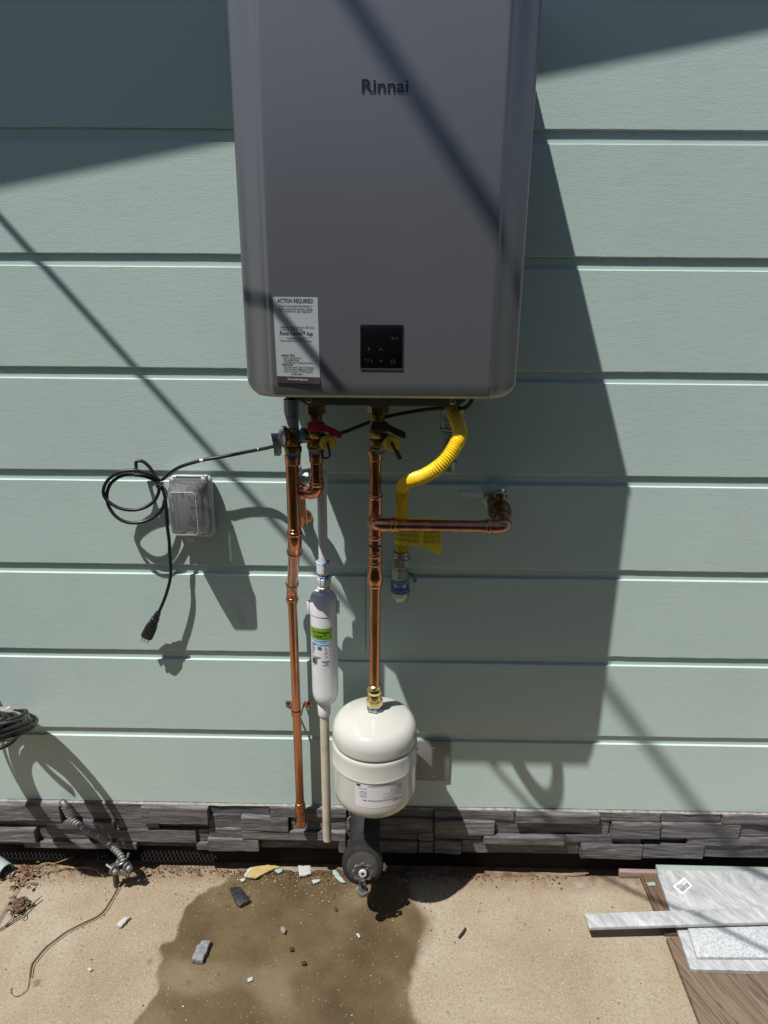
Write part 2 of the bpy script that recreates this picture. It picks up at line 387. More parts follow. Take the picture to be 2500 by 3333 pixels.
BLOTS = [(1560, 2968, .009), (1450, 3030, .008), (1568, 2876, .006), (1000, 3135, .006), (612, 3200, .014), (795, 3055, .013), (122, 3195, .016), (490, 3130, .012), (118, 3205, .01), (745, 2950, .012), (640, 3290, .01), (1685, 2990, .006), (1710, 3010, .005), (1660, 2975, .004), (1990, 3195, .007), (1875, 3110, .006), (1830, 3010, .005), (1930, 2880, .005)]
BL = [(G(a, b)[:2], r) for a, b, r in BLOTS]
JA, JB = G(95, 2840)[:2], G(-120, 3200)[:2]
def ground():
    x0, x1, y0, y1 = -1.45, 1.45, -.98, .06; st = .0062
    nx, ny = int((x1-x0)/st), int((y1-y0)/st)
    vs = []; A = {k: [] for k in ('wet', 'dirt', 'joint', 'blot')}
    for j in range(ny+1):
        for i in range(nx+1):
            x, y = x0+(x1-x0)*i/nx, y0+(y1-y0)*j/ny
            n1 = noise.noise(V((x*9, y*9, 0))); n2 = noise.noise(V((x*38, y*38, 3))); n3 = noise.noise(V((x*3, y*3, 7)))
            edge = -.030+.010*n1+.006*n2                     # where the slab stops short of the wall
            z = .0016*n3+.0007*n1
            if y > edge: z -= min(.045, (y-edge)*3.2)
            z += .010*max(0, 1-abs(y+.052)/.022)*max(0, n1*.7+n2*.8+.1)
            sd = poly_sd(x, y, WET)+.012*n1+.006*n2
            right = sm((x-.02)/.12)
            soft = .008+.05*right
            wet = sm((sd+soft*.5)/soft)
            dry = sm((noise.noise(V((x*6+3, y*7, 11)))-.22)/.25)*.28*sm((y+.52)/.15)
            A['wet'].append(max(0, wet*(1-dry*.8)))
            A['dirt'].append(max(0, min(1, (1-sm((edge-y-.012-.03*(n3+.3))/.06))*(.62+.6*n2+.3*n1))))
            jd = seg_d(x, y, JA, JB)+.003*n2; jo = 1-sm((jd-.002)/.006); z -= .006*jo
            A['joint'].append(jo*.75)
            b = 0
            for (c, r) in BL:
                if abs(c[0]-x) < .03 and abs(c[1]-y) < .03:
                    b = max(b, 1-sm((math.hypot(c[0]-x, c[1]-y)*(1+.9*n2)-r*.25)/(r*.4)))
            A['blot'].append(b*.65)
            vs.append((x, y, z))
    fs = [(j*(nx+1)+i, j*(nx+1)+i+1, (j+1)*(nx+1)+i+1, (j+1)*(nx+1)+i) for j in range(ny) for i in range(nx)]
    o = len(vs); B = 60.0
    ext = [(-B, y0), (B, y0), (B, y1), (-B, y1)]
    vs += [(a, b, -.0) for a, b in ext]
    c00, c10, c11, c01 = 0, nx, ny*(nx+1)+nx, ny*(nx+1)
    fs += [(o+1, o+2, c11, c10), (o+3, o, c00, c01)]
    me = bpy.data.meshes.new('ground'); me.from_pydata(vs, [], fs); me.update(); me.shade_smooth()
    for k in A:
        at = me.attributes.new(k, 'FLOAT', 'POINT'); at.data.foreach_set('value', A[k]+[0]*4)
    me.materials.append(MAT['ground'])
    g = bpy.data.objects.new('ground', me); COL.objects.link(g); g['kind'] = 'structure'
ground()
me = bpy.data.meshes.new('added_lawn'); me.from_pydata([(-60, -.98, -.01), (-60, -60, -.01), (60, -60, -.01), (60, -.98, -.01)], [], [(0, 1, 2, 3)]); me.materials.append(simple('added_dark_grass', (.035, .06, .018), .9, 0, .6, 60, .8, 150, .02))  # unseen yard ground, added dark to cut light bounced onto the wall
added_lawn = bpy.data.objects.new('added_lawn', me); COL.objects.link(added_lawn); added_lawn['kind'] = 'structure'

# ================================================================== HOUSE WALL
wall = thing('house_wall', (0, 0, ZS), 'sage green house wall of wide horizontal shiplap boards behind the water heater', 'wall')
def board(zu, zl, x0, x1, seed, last=False):
    n = max(2, int((x1-x0)/.02)); rings = []
    for i in range(n+1):
        x = x0+(x1-x0)*i/n
        j = .0007*noise.noise(V((x*22, seed, 0)))+.0010*noise.noise(V((x*4, seed, 5)))
        j2 = .0006*noise.noise(V((x*30, seed, 9)))
        f = -.0056+.0006*noise.noise(V((x*1.5, seed, 2)))
        chip = max(0, noise.noise(V((x*60, seed, 20)))-.55)*.006
        rings.append([(x, .0085, zu+.009), (x, .0005, zu+.009), (x, .0003, zu-.0243), (x, f+.0007, zu-.0251+j2*.6), (x, f, zu-.0257+j2*.6),
                      (x, f, zl+.0022+j+chip), (x, f+.0012, zl+j+chip), (x, -.0002, zl+j), (x, -.0002, zl+.0125), (x, .0085, zl+.0125)])
    return MB().rings(rings)
for k in range(-2, 8):
    zu, zl = Z0-(k-1)*SP, (Z0-k*SP if k < 7 else ZS)
    if k == 5:
        board(zu, zl, XL, -.0665, k).build('siding_board', 'siding', wall, 25)
        board(zu, zl, -.0653, XR, k+.37).build('siding_board', 'siding', wall, 25)
    else:
        board(zu, zl, XL, XR, k*1.37).build('siding_board', 'siding', wall, 25)
zt = Z0+3*SP+.0145
MB().box((0, .09, (ZS+zt)/2+.05), (XR-XL, .16, zt-ZS-.1)).build('sheathing', 'dark', wall)
MB().box((0, .08, (zt+5.4)/2), (XR-XL, .17, 5.4-zt)).build('upper_wall', 'siding', wall)

# stone skirting
ZB = -1.565+1.62
skirt = thing('stone_skirting', (0, -.01, ZB), 'low band of dark grey wood look ledger stone under the green siding', 'stone cladding')
ZR = {'a': [0, .055, .083, .127, .151], 'b': [0, .031, .076, .108, .151], 'c': [0, .030, .079, .104, .151]}
STN = [  # panel, row, x0px, x1px, protrusion mm
    ('a',0,-420,-160,14),('a',0,-160,196,26),('a',0,196,458,13),('a',0,458,677,27),
    ('a',1,-420,-200,22),('a',1,-200,148,12),('a',1,148,370,22),('a',1,370,513,16),('a',1,513,677,8),
    ('a',2,-420,-100,13),('a',2,-100,118,30),('a',2,122,375,14),('a',2,375,637,20),('a',2,637,677,12),
    ('a',3,-420,-160,22),('a',3,-160,76,13),('a',3,76,445,24),('a',3,445,637,10),('a',3,637,677,22),
    ('b',0,677,874,10),('b',0,876,1128,20),('b',0,1128,1413,11),
    ('b',1,677,784,14),('b',1,784,939,24),('b',1,944,1126,13),('b',1,1126,1413,17),
    ('b',2,677,786,16),('b',2,786,1126,23),('b',2,1126,1362,13),('b',2,1362,1413,18),
    ('b',3,677,843,23),('b',3,846,1101,8),('b',3,1101,1126,21),('b',3,1126,1360,18),('b',3,1363,1413,17),
    ('c',0,1415,1679,15),('c',0,1680,1957,27),('c',0,1957,2160,14),('c',0,2160,2361,12),('c',0,2363,2640,18),('c',0,2640,2900,14),
    ('c',1,1415,1613,24),('c',1,1613,1993,11),('c',1,1996,2156,25),('c',1,2159,2422,19),('c',1,2424,2700,10),('c',1,2700,2900,20),
    ('c',2,1415,1573,13),('c',2,1575,1840,28),('c',2,1842,2096,15),('c',2,2098,2244,5),('c',2,2246,2560,18),('c',2,2560,2900,13),
    ('c',3,1415,1504,19),('c',3,1505,1891,11),('c',3,1893,2095,25),('c',3,2096,2300,20),('c',3,2302,2640,12),('c',3,2640,2900,22)]
for n, (pn, row, a, b, pr) in enumerate(STN):
    zt_, zb_ = ZS-.001-ZR[pn][row], ZS-.001-ZR[pn][row+1]
    yy = 2620+row*38; xa, xb = W(a, yy, .02).x, W(b, yy, .02).x; p = (pr*1.12-1.5)/1000
    bm = bmesh.new(); bmesh.ops.create_cube(bm, size=1)
    bmesh.ops.scale(bm, vec=(xb-xa-.0010, p+.016, zt_-zb_-.0009), verts=bm.verts)
    bmesh.ops.subdivide_edges(bm, edges=[e for e in bm.edges if abs(e.verts[0].co.x-e.verts[1].co.x) > .005], cuts=5, use_grid_fill=True)
    bmesh.ops.bevel(bm, geom=[e for e in bm.edges if len(e.link_faces) == 2 and e.calc_face_angle(0) > .5], offset=.0016, segments=2, affect='EDGES')
    c = V(((xa+xb)/2, .016-(p+.016)/2, (zt_+zb_)/2))
    mb = MB(); bm.verts.index_update()
    for v in bm.verts:
        q = v.co+c; k_ = noise.noise(V((q.x*45, n, q.z*90)))
        if v.co.y < 0: q.y += .0022*k_+.003*noise.noise(V((q.x*11, n*2.3, 1)))
        q.z += .0006*noise.noise(V((q.x*60, n, 4)))
        mb.v.append(q)
    mb.f = [tuple(v.index for v in f.verts) for f in bm.faces]; bm.free()
    mb.build('stone', 'stone', skirt, 30)
MB().box((0, .0255, (ZS+ZB)/2), (XR-XL, .018, ZS-ZB-.004)).build('mortar_bed', 'mortar', skirt)
xs = [XL+i*.03 for i in range(int((XR-XL)/.03)+1)]
MB().rings([[(x, -.004, ZS-.0005), (x, -.013-.006*noise.noise(V((x*14, 0, 1))), ZS-.0012), (x, -.012, ZS-.004), (x, -.004, ZS-.004)] for x in xs]).build('caulk_line', 'caulk', skirt)
fnd = MB().box((0, .10, ZB/2-.05), (XR-XL, .13, ZB+.1)).build('foundation', 'foundation', origin=(0, .1, -.05))  # nearly black brown over the whole face
tag(fnd, 'dark brown foundation face set back in the gap beneath the stone skirting', 'foundation')

# metal lath hanging out of the gap at the left
lm = MB(); xa, xb = W(-60, 2780, .0).x, W(705, 2810, .03).x
nx_, nz_ = int((xb-xa)/.0115), 7
def lp(i, j):
    x = xa+(xb-xa)*i/nx_; t = j/nz_; sag = .01*noise.noise(V((x*6, 0, 0)))
    return V((x+(.00575 if j % 2 else 0), .020-.052*t+sag*t, ZB+.004-(.052+.004*noise.noise(V((x*9, 3, 0))))*t+.012*t*t))
for j in range(nz_):
    for i in range(nx_):
        a = lp(i, j)
        for q in ((lp(i, j+1), lp(i-1, j+1)) if j % 2 == 0 else (lp(i, j+1), lp(i+1, j+1))):
            lm.tube([a, q], .0006, 4, False)
tag(lm.build('lath_mesh', 'mesh'), 'strip of diamond metal lath hanging in the gap under the stone at the left', 'metal mesh')

# ================================================================== WATER HEATER
d_ = .351
hx0, hx1, hz0, hz1 = -.2650, .2165, W(1240, 1297, .342).z, .4804+1.62
heater = thing('water_heater', (-.023, -.1, hz0), 'grey wall mounted tankless water heater with black control panel', 'water heater')
def cover():
    mb = MB(); Rb = .030
    us = [0, .0012, .0035, .007, .012, .020, .030, .038, .043, .0455, .048, .0505, .053, .058, .066, .08, .12, .16, .2, .234]
    w_ = hx1-hx0; U = us+[w_-u for u in us[::-1] if w_-u > us[-1]+1e-6]
    zs = [0, .0012, .0035, .007, .012, .018, .024, .030, .045, .08, .16, .3, .45, .6, hz1-hz0]
    H = []
    for dz in zs:
        ins = Rb-math.sqrt(max(0, Rb*Rb-(Rb-dz)**2)) if dz < Rb else 0
        row = []
        for u in U:
            uu = ins+u*(w_-2*ins)/w_
            e = min(uu, w_-uu); eo = min(e-ins, dz)                        # distance in from the outline
            fac = .021*sm((e-.006)/.042)                                    # side facet rising to the fold
            rise = .0045*sm((e-.0445)/.007)                                 # raised centre panel
            rnd = .009*(1-math.sqrt(max(0, 1-(1-min(1, eo/.009))**2)))
            low = .003*(1-sm((dz-.004)/.02))
            y = -(d_-.0255+fac+rise-rnd-low)
            row.append(V((hx0+uu, y, hz0+dz)))
        H.append(row)
    nu = len(U); vs = [p for r in H for p in r]
    fs = [(j*nu+i, j*nu+i+1, (j+1)*nu+i+1, (j+1)*nu+i) for j in range(len(zs)-1) for i in range(nu-1)]
    mb.add(vs, fs)
    # side walls going back
    loop = [H[j][0] for j in range(len(zs)-1, 0, -1)]+H[0]+[H[j][-1] for j in range(1, len(zs))]
    back = [V((p.x, -.012, p.z)) for p in loop]
    o = len(mb.v); mb.v += loop+back; n = len(loop)
    mb.f += [(o+i, o+i+1, o+n+i+1, o+n+i) for i in range(n-1)]
    top = [V((hx0, -d_+.025, hz1)), V((hx1, -d_+.025, hz1)), V((hx1, -.012, hz1)), V((hx0, -.012, hz1))]
    mb.add(top, [(0, 1, 2, 3)])
    return mb
cover().build('cover', 'cover', heater, 50)
MB().box(((hx0+hx1)/2, -.165, hz0+.007), (hx1-hx0-.07, .28, .004)).build('bottom_plate', 'flange', heater)
a, b = W(967, 1301, .300), W(1515, 1305, .300); c1, e1 = W(1004, 1318, .300), W(1482, 1323, .300)
MB().prism([V((a.x, -.300, hz0+.006)), V((b.x, -.300, hz0+.006)), V((b.x, -.300, b.z)), V((e1.x, -.300, e1.z)), V((c1.x, -.300, c1.z)), V((a.x, -.300, a.z))], (0, .0025, 0)).build('lower_flange', 'flange', heater)
for px, py in ((1007, 1302.5), (1473, 1308)):
    q = W(px, py, .303); s_ = MB().lathe(q, (0, -1, 0), [(.0001, 0), (.0058, 0), (.0052, .0018), (.003, .003), (.0001, .0032)], 16).build('screw', 'steel', heater)
    MB().box(q+V((0, -.0033, 0)), (.005, .0004, .0011)).box(q+V((0, -.0034, 0)), (.0011, .0004, .005)).build('screw_slot', 'dark', s_)
for px in (1027, 1229):
    q = W(px, 1318, .17); MB().cyl(q+V((0, 0, .05)), q, .011).build('water_stub', 'brass', heater)
q = W(948, 1300, .12); MB().cyl(q+V((0, 0, .04)), q, .012).build('drain_stub', 'black', heater)
q = W(1452, 1310, .17); MB().cyl(q+V((0, 0, .05)), q, .012).build('gas_stub', 'steel', heater)
# raised logo
fy = -d_-.0001
P0, P1 = W(1178, 299, d_), W(1328.5, 298, d_)
vs, fs = text_mesh('Rinnai', .030, 'LEFT', .008, .0005, 4)
x0 = min(v.x for v in vs); x1 = max(v.x for v in vs); h1 = max(v.y for v in vs); k = (P1.x-P0.x)/(x1-x0)
hh = (W(1190, 258, d_).z-P0.z)/h1
MB().add([V((P0.x+(v.x-x0)*k, -d_-.0009-v.z, P0.z+v.y*hh)) for v in vs], fs).build('logo', 'logo', heater, 30)
vs2, fs2 = text_mesh('Rinnai', .030, 'LEFT', .009, .0003, 3)
MB().add([V((P0.x+(v.x-x0)*k, -d_-.0004-v.z*.9, P0.z+v.y*hh-.0008)) for v in vs2], fs2).build('logo_rim', 'silver', heater, 30)
# control panel
pa, pb = W(1171, 1055, d_), W(1311, 1203, d_); cx, cz = (pa.x+pb.x)/2, (pa.z+pb.z)/2; pw, ph = pb.x-pa.x, pa.z-pb.z
panel = MB().box((cx, -d_-.0003, cz), (pw, .0036, ph), None, .0017, 3).build('control_panel', 'silver', heater)
MB().box((cx, -d_-.0014, cz+.0010), (pw-.0014, .0026, ph-.0022), None, .0006, 2).build('black_glass', 'glass', panel)  # glass set high; silver showing below stands in for the lit lower edge
ic = MB(); yi = -d_-.00285
def on_panel(px, py): q = W(px, py, d_); return V((q.x, yi, q.z))
def stroke(P, wd=.0006):
    for a, b in zip(P[:-1], P[1:]):
        t = (b-a); n = V((-t.z, 0, t.x)).normalized()*wd/2
        ic.add([a-n, b-n, b+n, a+n], [(0, 1, 2, 3)])
for (px, py, s_) in ((1240, 1137, 1), (1240, 1174.5, -1)):
    c = on_panel(px, py); stroke([c+V((-.0035, 0, -.002*s_)), c+V((0, 0, .002*s_)), c+V((.0035, 0, -.002*s_))])
c = on_panel(1200.5, 1135.5); stroke([c+V((-.0016, 0, .0018)), c+V((.0016, 0, -.0016)), c+V((0, 0, -.0034)), c+V((0, 0, .0034)), c+V((.0016, 0, .0016)), c+V((-.0016, 0, -.0018))], .0005)
c = on_panel(1279, 1176); stroke([c+V((.0035*math.cos(q), 0, .0035*math.sin(q))) for q in [math.radians(60-k*10) for k in range(31)]]); stroke([c+V((0, 0, .004)), c])
c = on_panel(1199, 1174); stroke([c+V((-.005+.0022*math.cos(q), 0, .0006+.0022*math.sin(q))) for q in [math.radians(30+k*18) for k in range(9)]]); stroke([c+V((-.0016, 0, -.003)), c+V((.0016, 0, .003))]); stroke([c+V((.004+.0022*math.cos(q), 0, -.0006+.0022*math.sin(q))) for q in [math.radians(-60+k*20) for k in range(10)]])
vs, fs = text_mesh('°F/°C', .0062, 'CENTER'); c = on_panel(1284, 1106)
ic.add([V((c.x+v.x, yi, c.z+v.y)) for v in vs], fs)
stuff(ic.build('panel_icons', 'iconink', panel, 0))
# paper sticker
sa, sb, sc_, sd = W(888, 966, d_), W(1034, 968, d_), W(1042, 1250, d_), W(903, 1245, d_)
def sp_(u, v, lift=.0006): p = sa.lerp(sb, u).lerp(sd.lerp(sc_, u), v); return V((p.x, -d_-lift, p.z))
stk = MB().prism([sp_(0, 0, .0005), sp_(1, 0, .0005), sp_(1, .92, .0005), sp_(0, .92, .0005)], (0, .0005, 0)).build('registration_sticker', 'sticker', heater, 0)
MB().prism([sp_(0, .92, .0006), sp_(1, .92, .0006), sp_(1.0, 1.0, .003), sp_(0, 1.0, .002)], (0, .0005, 0)).build('sticker_footer', 'footer', stk, 0)
swid = (sb-sa).length; shei = (sd-sa).length
tx = MB(); tw = MB()
def stext(body, v, size, u=.5, align='CENTER', bold=0.0, wid=None, mb=tx, lift=.0009):
    vs, fs = text_mesh(body, size, align, bold)
    if wid: vs = wide(vs, wid*swid)
    mb.add([sp_(u+q.x/swid, v-q.y/shei, lift) for q in vs], fs)
stext('ACTION REQUIRED!', .064, .0098, .5, 'CENTER', .012, .80)
for v_, b_ in ((.112, 'Register your product within 90 days of'), (.143, 'installation and extend your labor coverage'), (.170, 'Scan code below for quick registration')): stext(b_, v_, .0048, .49, 'CENTER', .006, .72 if v_ != .143 else .78)
for v_, b_ in ((.350, '• Residential - Additional 4 years ($250 value)'), (.377, '• Commercial - Additional 1 year')): stext(b_, v_, .0045, .115, 'LEFT', .004, .78 if v_ < .36 else .52)
stext('Rinnai Central™ App', .433, .0098, .49, 'CENTER', .010, .75)
stext('Download our App for', .478, .0046, .48, 'CENTER', .004, .40); stext('Easy and Quick access to Key Features', .506, .0046, .48, 'CENTER', .004, .71)
stext('Installers / PROs', .679, .0050, .125, 'LEFT', .016, .31); stext('Homeowners', .788, .0050, .125, 'LEFT', .016, .25)
for v_, b_, wd in ((.707, '• Quick Unit Registration', .43), (.734, '• Remote Monitoring', .37), (.762, '• Latest Manuals & Training Information', .69), (.816, '• Easy Recirculation Control & Scheduling', .72), (.842, '• Real-time Status & Maintenance Alerts', .70), (.869, '• Quick Connection to PRO Assistance', .68)): stext(b_, v_, .0046, .15, 'LEFT', .004, wd)
stext('And Much More ...', .899, .0046, .49, 'CENTER', .004, .31)
stext('Remove After Registration', .962, .0050, .49, 'CENTER', .004, .47, tw, .0024)
for v_, u0, u1 in ((.078, .08, .93), (.448, .07, .93)): tw.add([sp_(u0, v_, .0009), sp_(u1, v_, .0009), sp_(u1, v_+.004, .0009), sp_(u0, v_+.004, .0009)], [(0, 1, 2, 3)])
stuff(tx.build('sticker_text', 'ink', stk, 0)); stuff(tw.build('sticker_white_print', 'white', stk, 0))

# ================================================================== VALVES UNDER THE HEATER
def iso_valve(px, label, kind):
    ax = W(px, 1420, .17); x, y = ax.x, ax.y
    z = lambda py: W(px, py, .17).z
    r = thing('isolation_valve', (x, y, z(1470)), label, 'valve', 'isolation valves under the heater')
    MB().hexn((x, y, z(1346)), (x, y, z(1316)), .0195, .2).build('union_nut', 'brass', r, 20)
    b = MB().lathe((x, y, z(1462)), (0, 0, 1), [(.001, 0), (.0135, 0), (.0150, .002), (.0150, .020), (.0125, .023), (.0165, .030), (.0180, .040), (.0165, .052), (.0130, .058), (.0130, z(1346)-z(1462)), (.001, z(1346)-z(1462))], 26)
    b.hexn((x, y, z(1462)-.001), (x, y, z(1446)), .0175)
    b.build('valve_body', 'brass', r)
    MB().ring((x, y, z(1467)), (0, 0, 1), .0108, .0032).ring((x, y, z(1472)), (0, 0, 1), .0108, .0028).build('thread_paste', 'bluetape', r)
    # handle : hub block in front + arm to the right
    cz = z(1381); m = 'red' if kind == 'hot' else 'black'
    h = MB().box((x+.004, y-.019, cz), (.031, .016, .018), None, .003)
    h.prism([V((x+.016, y-.026, cz+.007)), V((x+.050, y-.030, cz-.010)), V((x+.050, y-.030, cz-.020)), V((x+.044, y-.030, cz-.021)), V((x+.016, y-.026, cz-.006))], (0, .008, 0), .0012)
    h.build('lever', m, r)
    # drain port with yellow cap
    q = V((x+.016, y-.006, z(1423))); dr = V((.34, -.90, -.1)).normalized()
    MB().cyl(q, q+dr*.026, .010).build('drain_port', 'brass', r)
    e = q+dr*.022
    cp = MB().lathe(e, dr, [(.001, 0), (.0145, 0), (.0152, .002), (.0152, .008), (.0125, .0105), (.006, .0110), (.001, .0110)], 28).build('drain_cap', 'capyellow', r)
    MB().cyl(e+dr*.010, e+dr*.016, .0038).build('cap_knob', 'capyellow', cp)
    f = e+dr*.0135
    if kind == 'hot':
        P = crom([f+V((-.003, -.002, .004)), f+V((-.001, -.004, -.006)), f+V((.001, -.003, -.020)), f+V((-.003, 0, -.028)), f+V((-.011, .003, -.029)), f+V((-.014, .006, -.021)), f+V((-.009, .008, -.012)), f+V((-.002, .006, -.009))], 6)
        t_ = MB().tube(P, .0022, 8)
    else:
        t_ = MB().tube(crom([f+V((-.003, -.002, .005)), f+V((.001, -.004, -.006)), f+V((.008, -.004, -.019))], 6), .0026, 8).tube([f+V((.005, -.004, -.012)), f+V((.012, -.004, -.029))], .0042, 8)
    t_.build('cap_tether', 'black', cp)
    return r
iso_valve(1027, 'brass hot valve with red lever and yellow drain cap beside the relief valve', 'hot')
iso_valve(1230, 'brass cold valve with black lever and yellow drain cap above the expansion tank pipe', 'cold')

# pressure relief valve
ax = W(953, 1425, .17); x, y = ax.x, ax.y; zz = lambda py: W(953, py, .17).z
rv = thing('relief_valve', (x, y, zz(1480)), 'brass pressure relief valve with round grey tag and silver lever at far left of fittings', 'valve')
q = W(1012, 1424, .17)
MB().cyl((x, y, zz(1420)), (q.x, y, zz(1424)), .0125).build('side_nipple', 'brass', rv)
q = W(981, 1416, .17); MB().ring(q, (1, 0, 0), .0115, .0040).ring(q+V((.004, 0, 0)), (1, 0, 0), .0115, .003).build('thread_paste', 'bluetape', rv)
b = MB().lathe((x, y, zz(1470)), (0, 0, 1), [(.001, 0), (.0160, 0), (.0165, .003), (.0165, .010), (.0135, .013), (.0150, .018), (.0150, .042), (.011, .048), (.001, .049)], 24)
b.box((x+.006, y-.014, zz(1420)), (.012, .006, .034), None, .002).box((x-.004, y-.002, zz(1425)), (.026, .026, .034), None, .006)
b.build('valve_body', 'brass', rv)
td = V((-.88, -.47, .02)).normalized(); tc_ = W(934, 1421, .178)
MB().lathe(tc_, td, [(.001, 0), (.0215, 0), (.0225, .002), (.0225, .006), (.001, .006)], 32).build('bonnet', 'brass', rv)
MB().lathe(tc_+td*.006, td, [(.001, 0), (.0200, 0), (.0200, .003), (.017, .005), (.001, .0055)], 32).build('rating_disc', 'chipstone', rv)
MB().cyl(tc_+td*.009, tc_+td*.022, .003).build('stem', 'chrome', rv)
l0, l1, l2 = W(892, 1412, .20), W(900, 1450, .20), W(908, 1479, .20)
lv = MB().prism([l0+V((-.003, 0, .002)), l0+V((.010, .004, .001)), l1+V((.011, .004, 0)), l2+V((.006, .004, .002)), l2+V((.004, .003, -.004)), l2+V((-.006, 0, -.003)), l1+V((-.003, 0, 0))], (.001, .0025, 0), .0006)
lv.box(l0+V((.010, .006, -.010)), (.012, .006, .005), None, .001)
lv.build('lever', 'chrome', rv)
MB().ring((x, y, zz(1473)), (0, 0, 1), .0112, .0036).ring((x, y, zz(1479)), (0, 0, 1), .0112, .0034).build('thread_paste', 'bluetape', rv)

def grow(o, c, k):
    "thicken a group of fittings about its own vertical axis"
    for ch in list(o.children)+[g for q in o.children for g in q.children]:
        me = ch.data; l = V(c)-ORG[o.name]
        for v in me.vertices:
            v.co.x = l.x+(v.co.x-l.x)*k; v.co.y = l.y+(v.co.y-l.y)*k
for o_ in [o for o in COL.objects if o.name.startswith('isolation_valve')]: grow(o_, ORG[o_.name], 1.13)
grow(rv, ORG[rv.name], 1.10)

# ================================================================== COPPER
RC = .0124; RS = .0111; RH = .0139
def press_ring(mb, c, axis, r=RC, big=.0038):
    a = V(axis).normalized(); L = .012
    mb.lathe(V(c)-a*L, a, [(r, 0), (r+.0016, .001), (r+.0016, L-.005), (r+big*.75, L-.0038), (r+big, L-.001), (r+big, L+.001), (r+big*.75, L+.0038), (r+.0016, L+.005), (r+.0016, 2*L-.001), (r, 2*L)], 26)
def adapter(mb, px, py0, py1, d, r=RC):
    a, b = W(px, py0, d), W(px, py1, d); a.x = b.x
    mb.lathe(a, b-a, [(.001, 0), (r+.0030, 0), (r+.0034, .003), (r+.0026, .010), (r+.0020, (b-a).length-.002), (r+.0002, (b-a).length)], 26)
# relief drain pipe at the left
A, B = W(953.5, 1492, .17), W(959.5, 1752, .17); C, D = W(958, 1932, .045), W(972, 2655, .045); A.x = B.x; C.x = (C.x+D.x)/2; D.x = C.x
dp = thing('drain_pipe', (C.x, C.y, .13), 'long copper relief drain pipe stepping back to the wall, left of the white treater', 'pipe')
MB().tube([A, B], RH, 22).build('upper_pipe', 'copper', dp)
ad = MB(); adapter(ad, 953.5, 1480, 1512, .17, RH); ad.build('threaded_adapter', 'copper', dp)
sdir = (C-B).normalized()
E1 = B+V((0, 0, -.012)); E2 = E1+sdir*.018; F2 = C+V((0, 0, .010)); F1 = F2-sdir*.018
o = MB().tube(bend(B+V((0, 0, .020)), E1, E2+sdir*.008, .014), RH+.0013, 22); press_ring(o, B+V((0, 0, .012)), (0, 0, 1), RH); press_ring(o, E2+sdir*.012, sdir, RH); o.build('bend_fitting', 'copper', dp)
MB().tube([E2, F1], [RH-.0005, RS+.0012], 22).build('slanted_pipe', 'copper', dp)
o = MB().tube(bend(F1-sdir*.008, F2, C+V((0, 0, -.020)), .014), RS+.0022, 22); press_ring(o, F1-sdir*.010, sdir, RS+.001); press_ring(o, C+V((0, 0, -.014)), (0, 0, 1), RS+.0008); o.build('bend_fitting', 'copper', dp)
MB().tube([C, D], RS, 22).build('lower_pipe', 'copper', dp)
z1, z2 = W(975, 2612, .045).z, W(973, 2684, .045).z
o = MB().lathe((D.x, D.y, z2), (0, 0, 1), [(.001, .003), (.0105, .003), (.0135, 0), (.0150, .002), (.0158, .010), (.0140, .013), (.0128, .024), (.0138, .027), (.0138, z1-z2-.006), (RS, z1-z2)], 26, caps=False)
press_ring(o, (D.x, D.y, z1-.010), (0, 0, 1), RS); o.build('end_adapter', 'copper', dp)
# strap
sc = W(968, 2318, .045); sc.x = D.x
st = MB(); prof = [V((sc.x-.034, -.0068, 0)), V((sc.x-.016, -.0068, 0)), V((sc.x-.0125, -.020, 0))]+[V((sc.x+.0127*math.cos(q), -.045-.0127*math.sin(q)*1.0, 0)) for q in [math.pi-math.pi*i/10 for i in range(11)]]+[V((sc.x+.0125, -.020, 0)), V((sc.x+.016, -.0068, 0)), V((sc.x+.034, -.0068, 0))]
outp = [p+V((0, 0, sc.z)) for p in prof]
inn = []
for i, p in enumerate(outp):
    t = (outp[min(i+1, len(outp)-1)]-outp[max(i-1, 0)]).normalized(); inn.append(p+V((-t.y, t.x, 0))*-.0014)
st.rings([[a+V((0, 0, .007)), a-V((0, 0, .007)), b-V((0, 0, .007)), b+V((0, 0, .007))] for a, b in zip(outp, inn)])
strap = thing('pipe_strap', (sc.x, -.02, sc.z), 'small copper two hole strap holding the drain pipe to the siding', 'pipe clamp')
st.build('strap', 'copper', strap, 30)
for s_ in (-1, 1):
    MB().lathe((sc.x+s_*.027, -.0082, sc.z), (0, -1, 0), [(.0001, 0), (.0055, 0), (.005, .002), (.002, .0034), (.0001, .0034)], 14).build('screw', 'brass', strap)

# hot pipe with elbows into the wall behind the drain pipe
a = W(1028, 1475, .17); e = W(1032, 1606, .17); a.x = e.x
hp = thing('hot_water_pipe', (e.x, -.17, e.z), 'short copper hot pipe ending in a U shaped elbow behind the drain pipe', 'pipe')
o = MB(); adapter(o, 1030, 1474, 1507, .17); o.build('threaded_adapter', 'copper', hp)
MB().tube([V((e.x, -.17, a.z)), V((e.x, -.17, W(1032, 1580, .17).z))], RC, 22).build('pipe', 'copper', hp)
l = V((e.x-.043, -.150, e.z-.002)); g2 = V((e.x-.052, -.07, e.z-.012)); wv = W(990, 1682, .004)
o = MB().tube(bend((e.x, -.17, e.z+.030), (e.x, -.17, e.z), l, .019), RC+.0018, 22); press_ring(o, (e.x, -.17, W(1032, 1574, .17).z), (0, 0, 1)); press_ring(o, V((e.x, -.17, e.z)).lerp(l, .72), l-V((e.x, -.17, e.z))); o.build('elbow', 'copper', hp)
P = crom([l+V((.012, -.006, 0)), l, g2, V((wv.x, -.045, wv.z+.006)), wv], 8)
MB().tube(P, RC+.0006, 20).build('wall_stub', 'copper', hp)
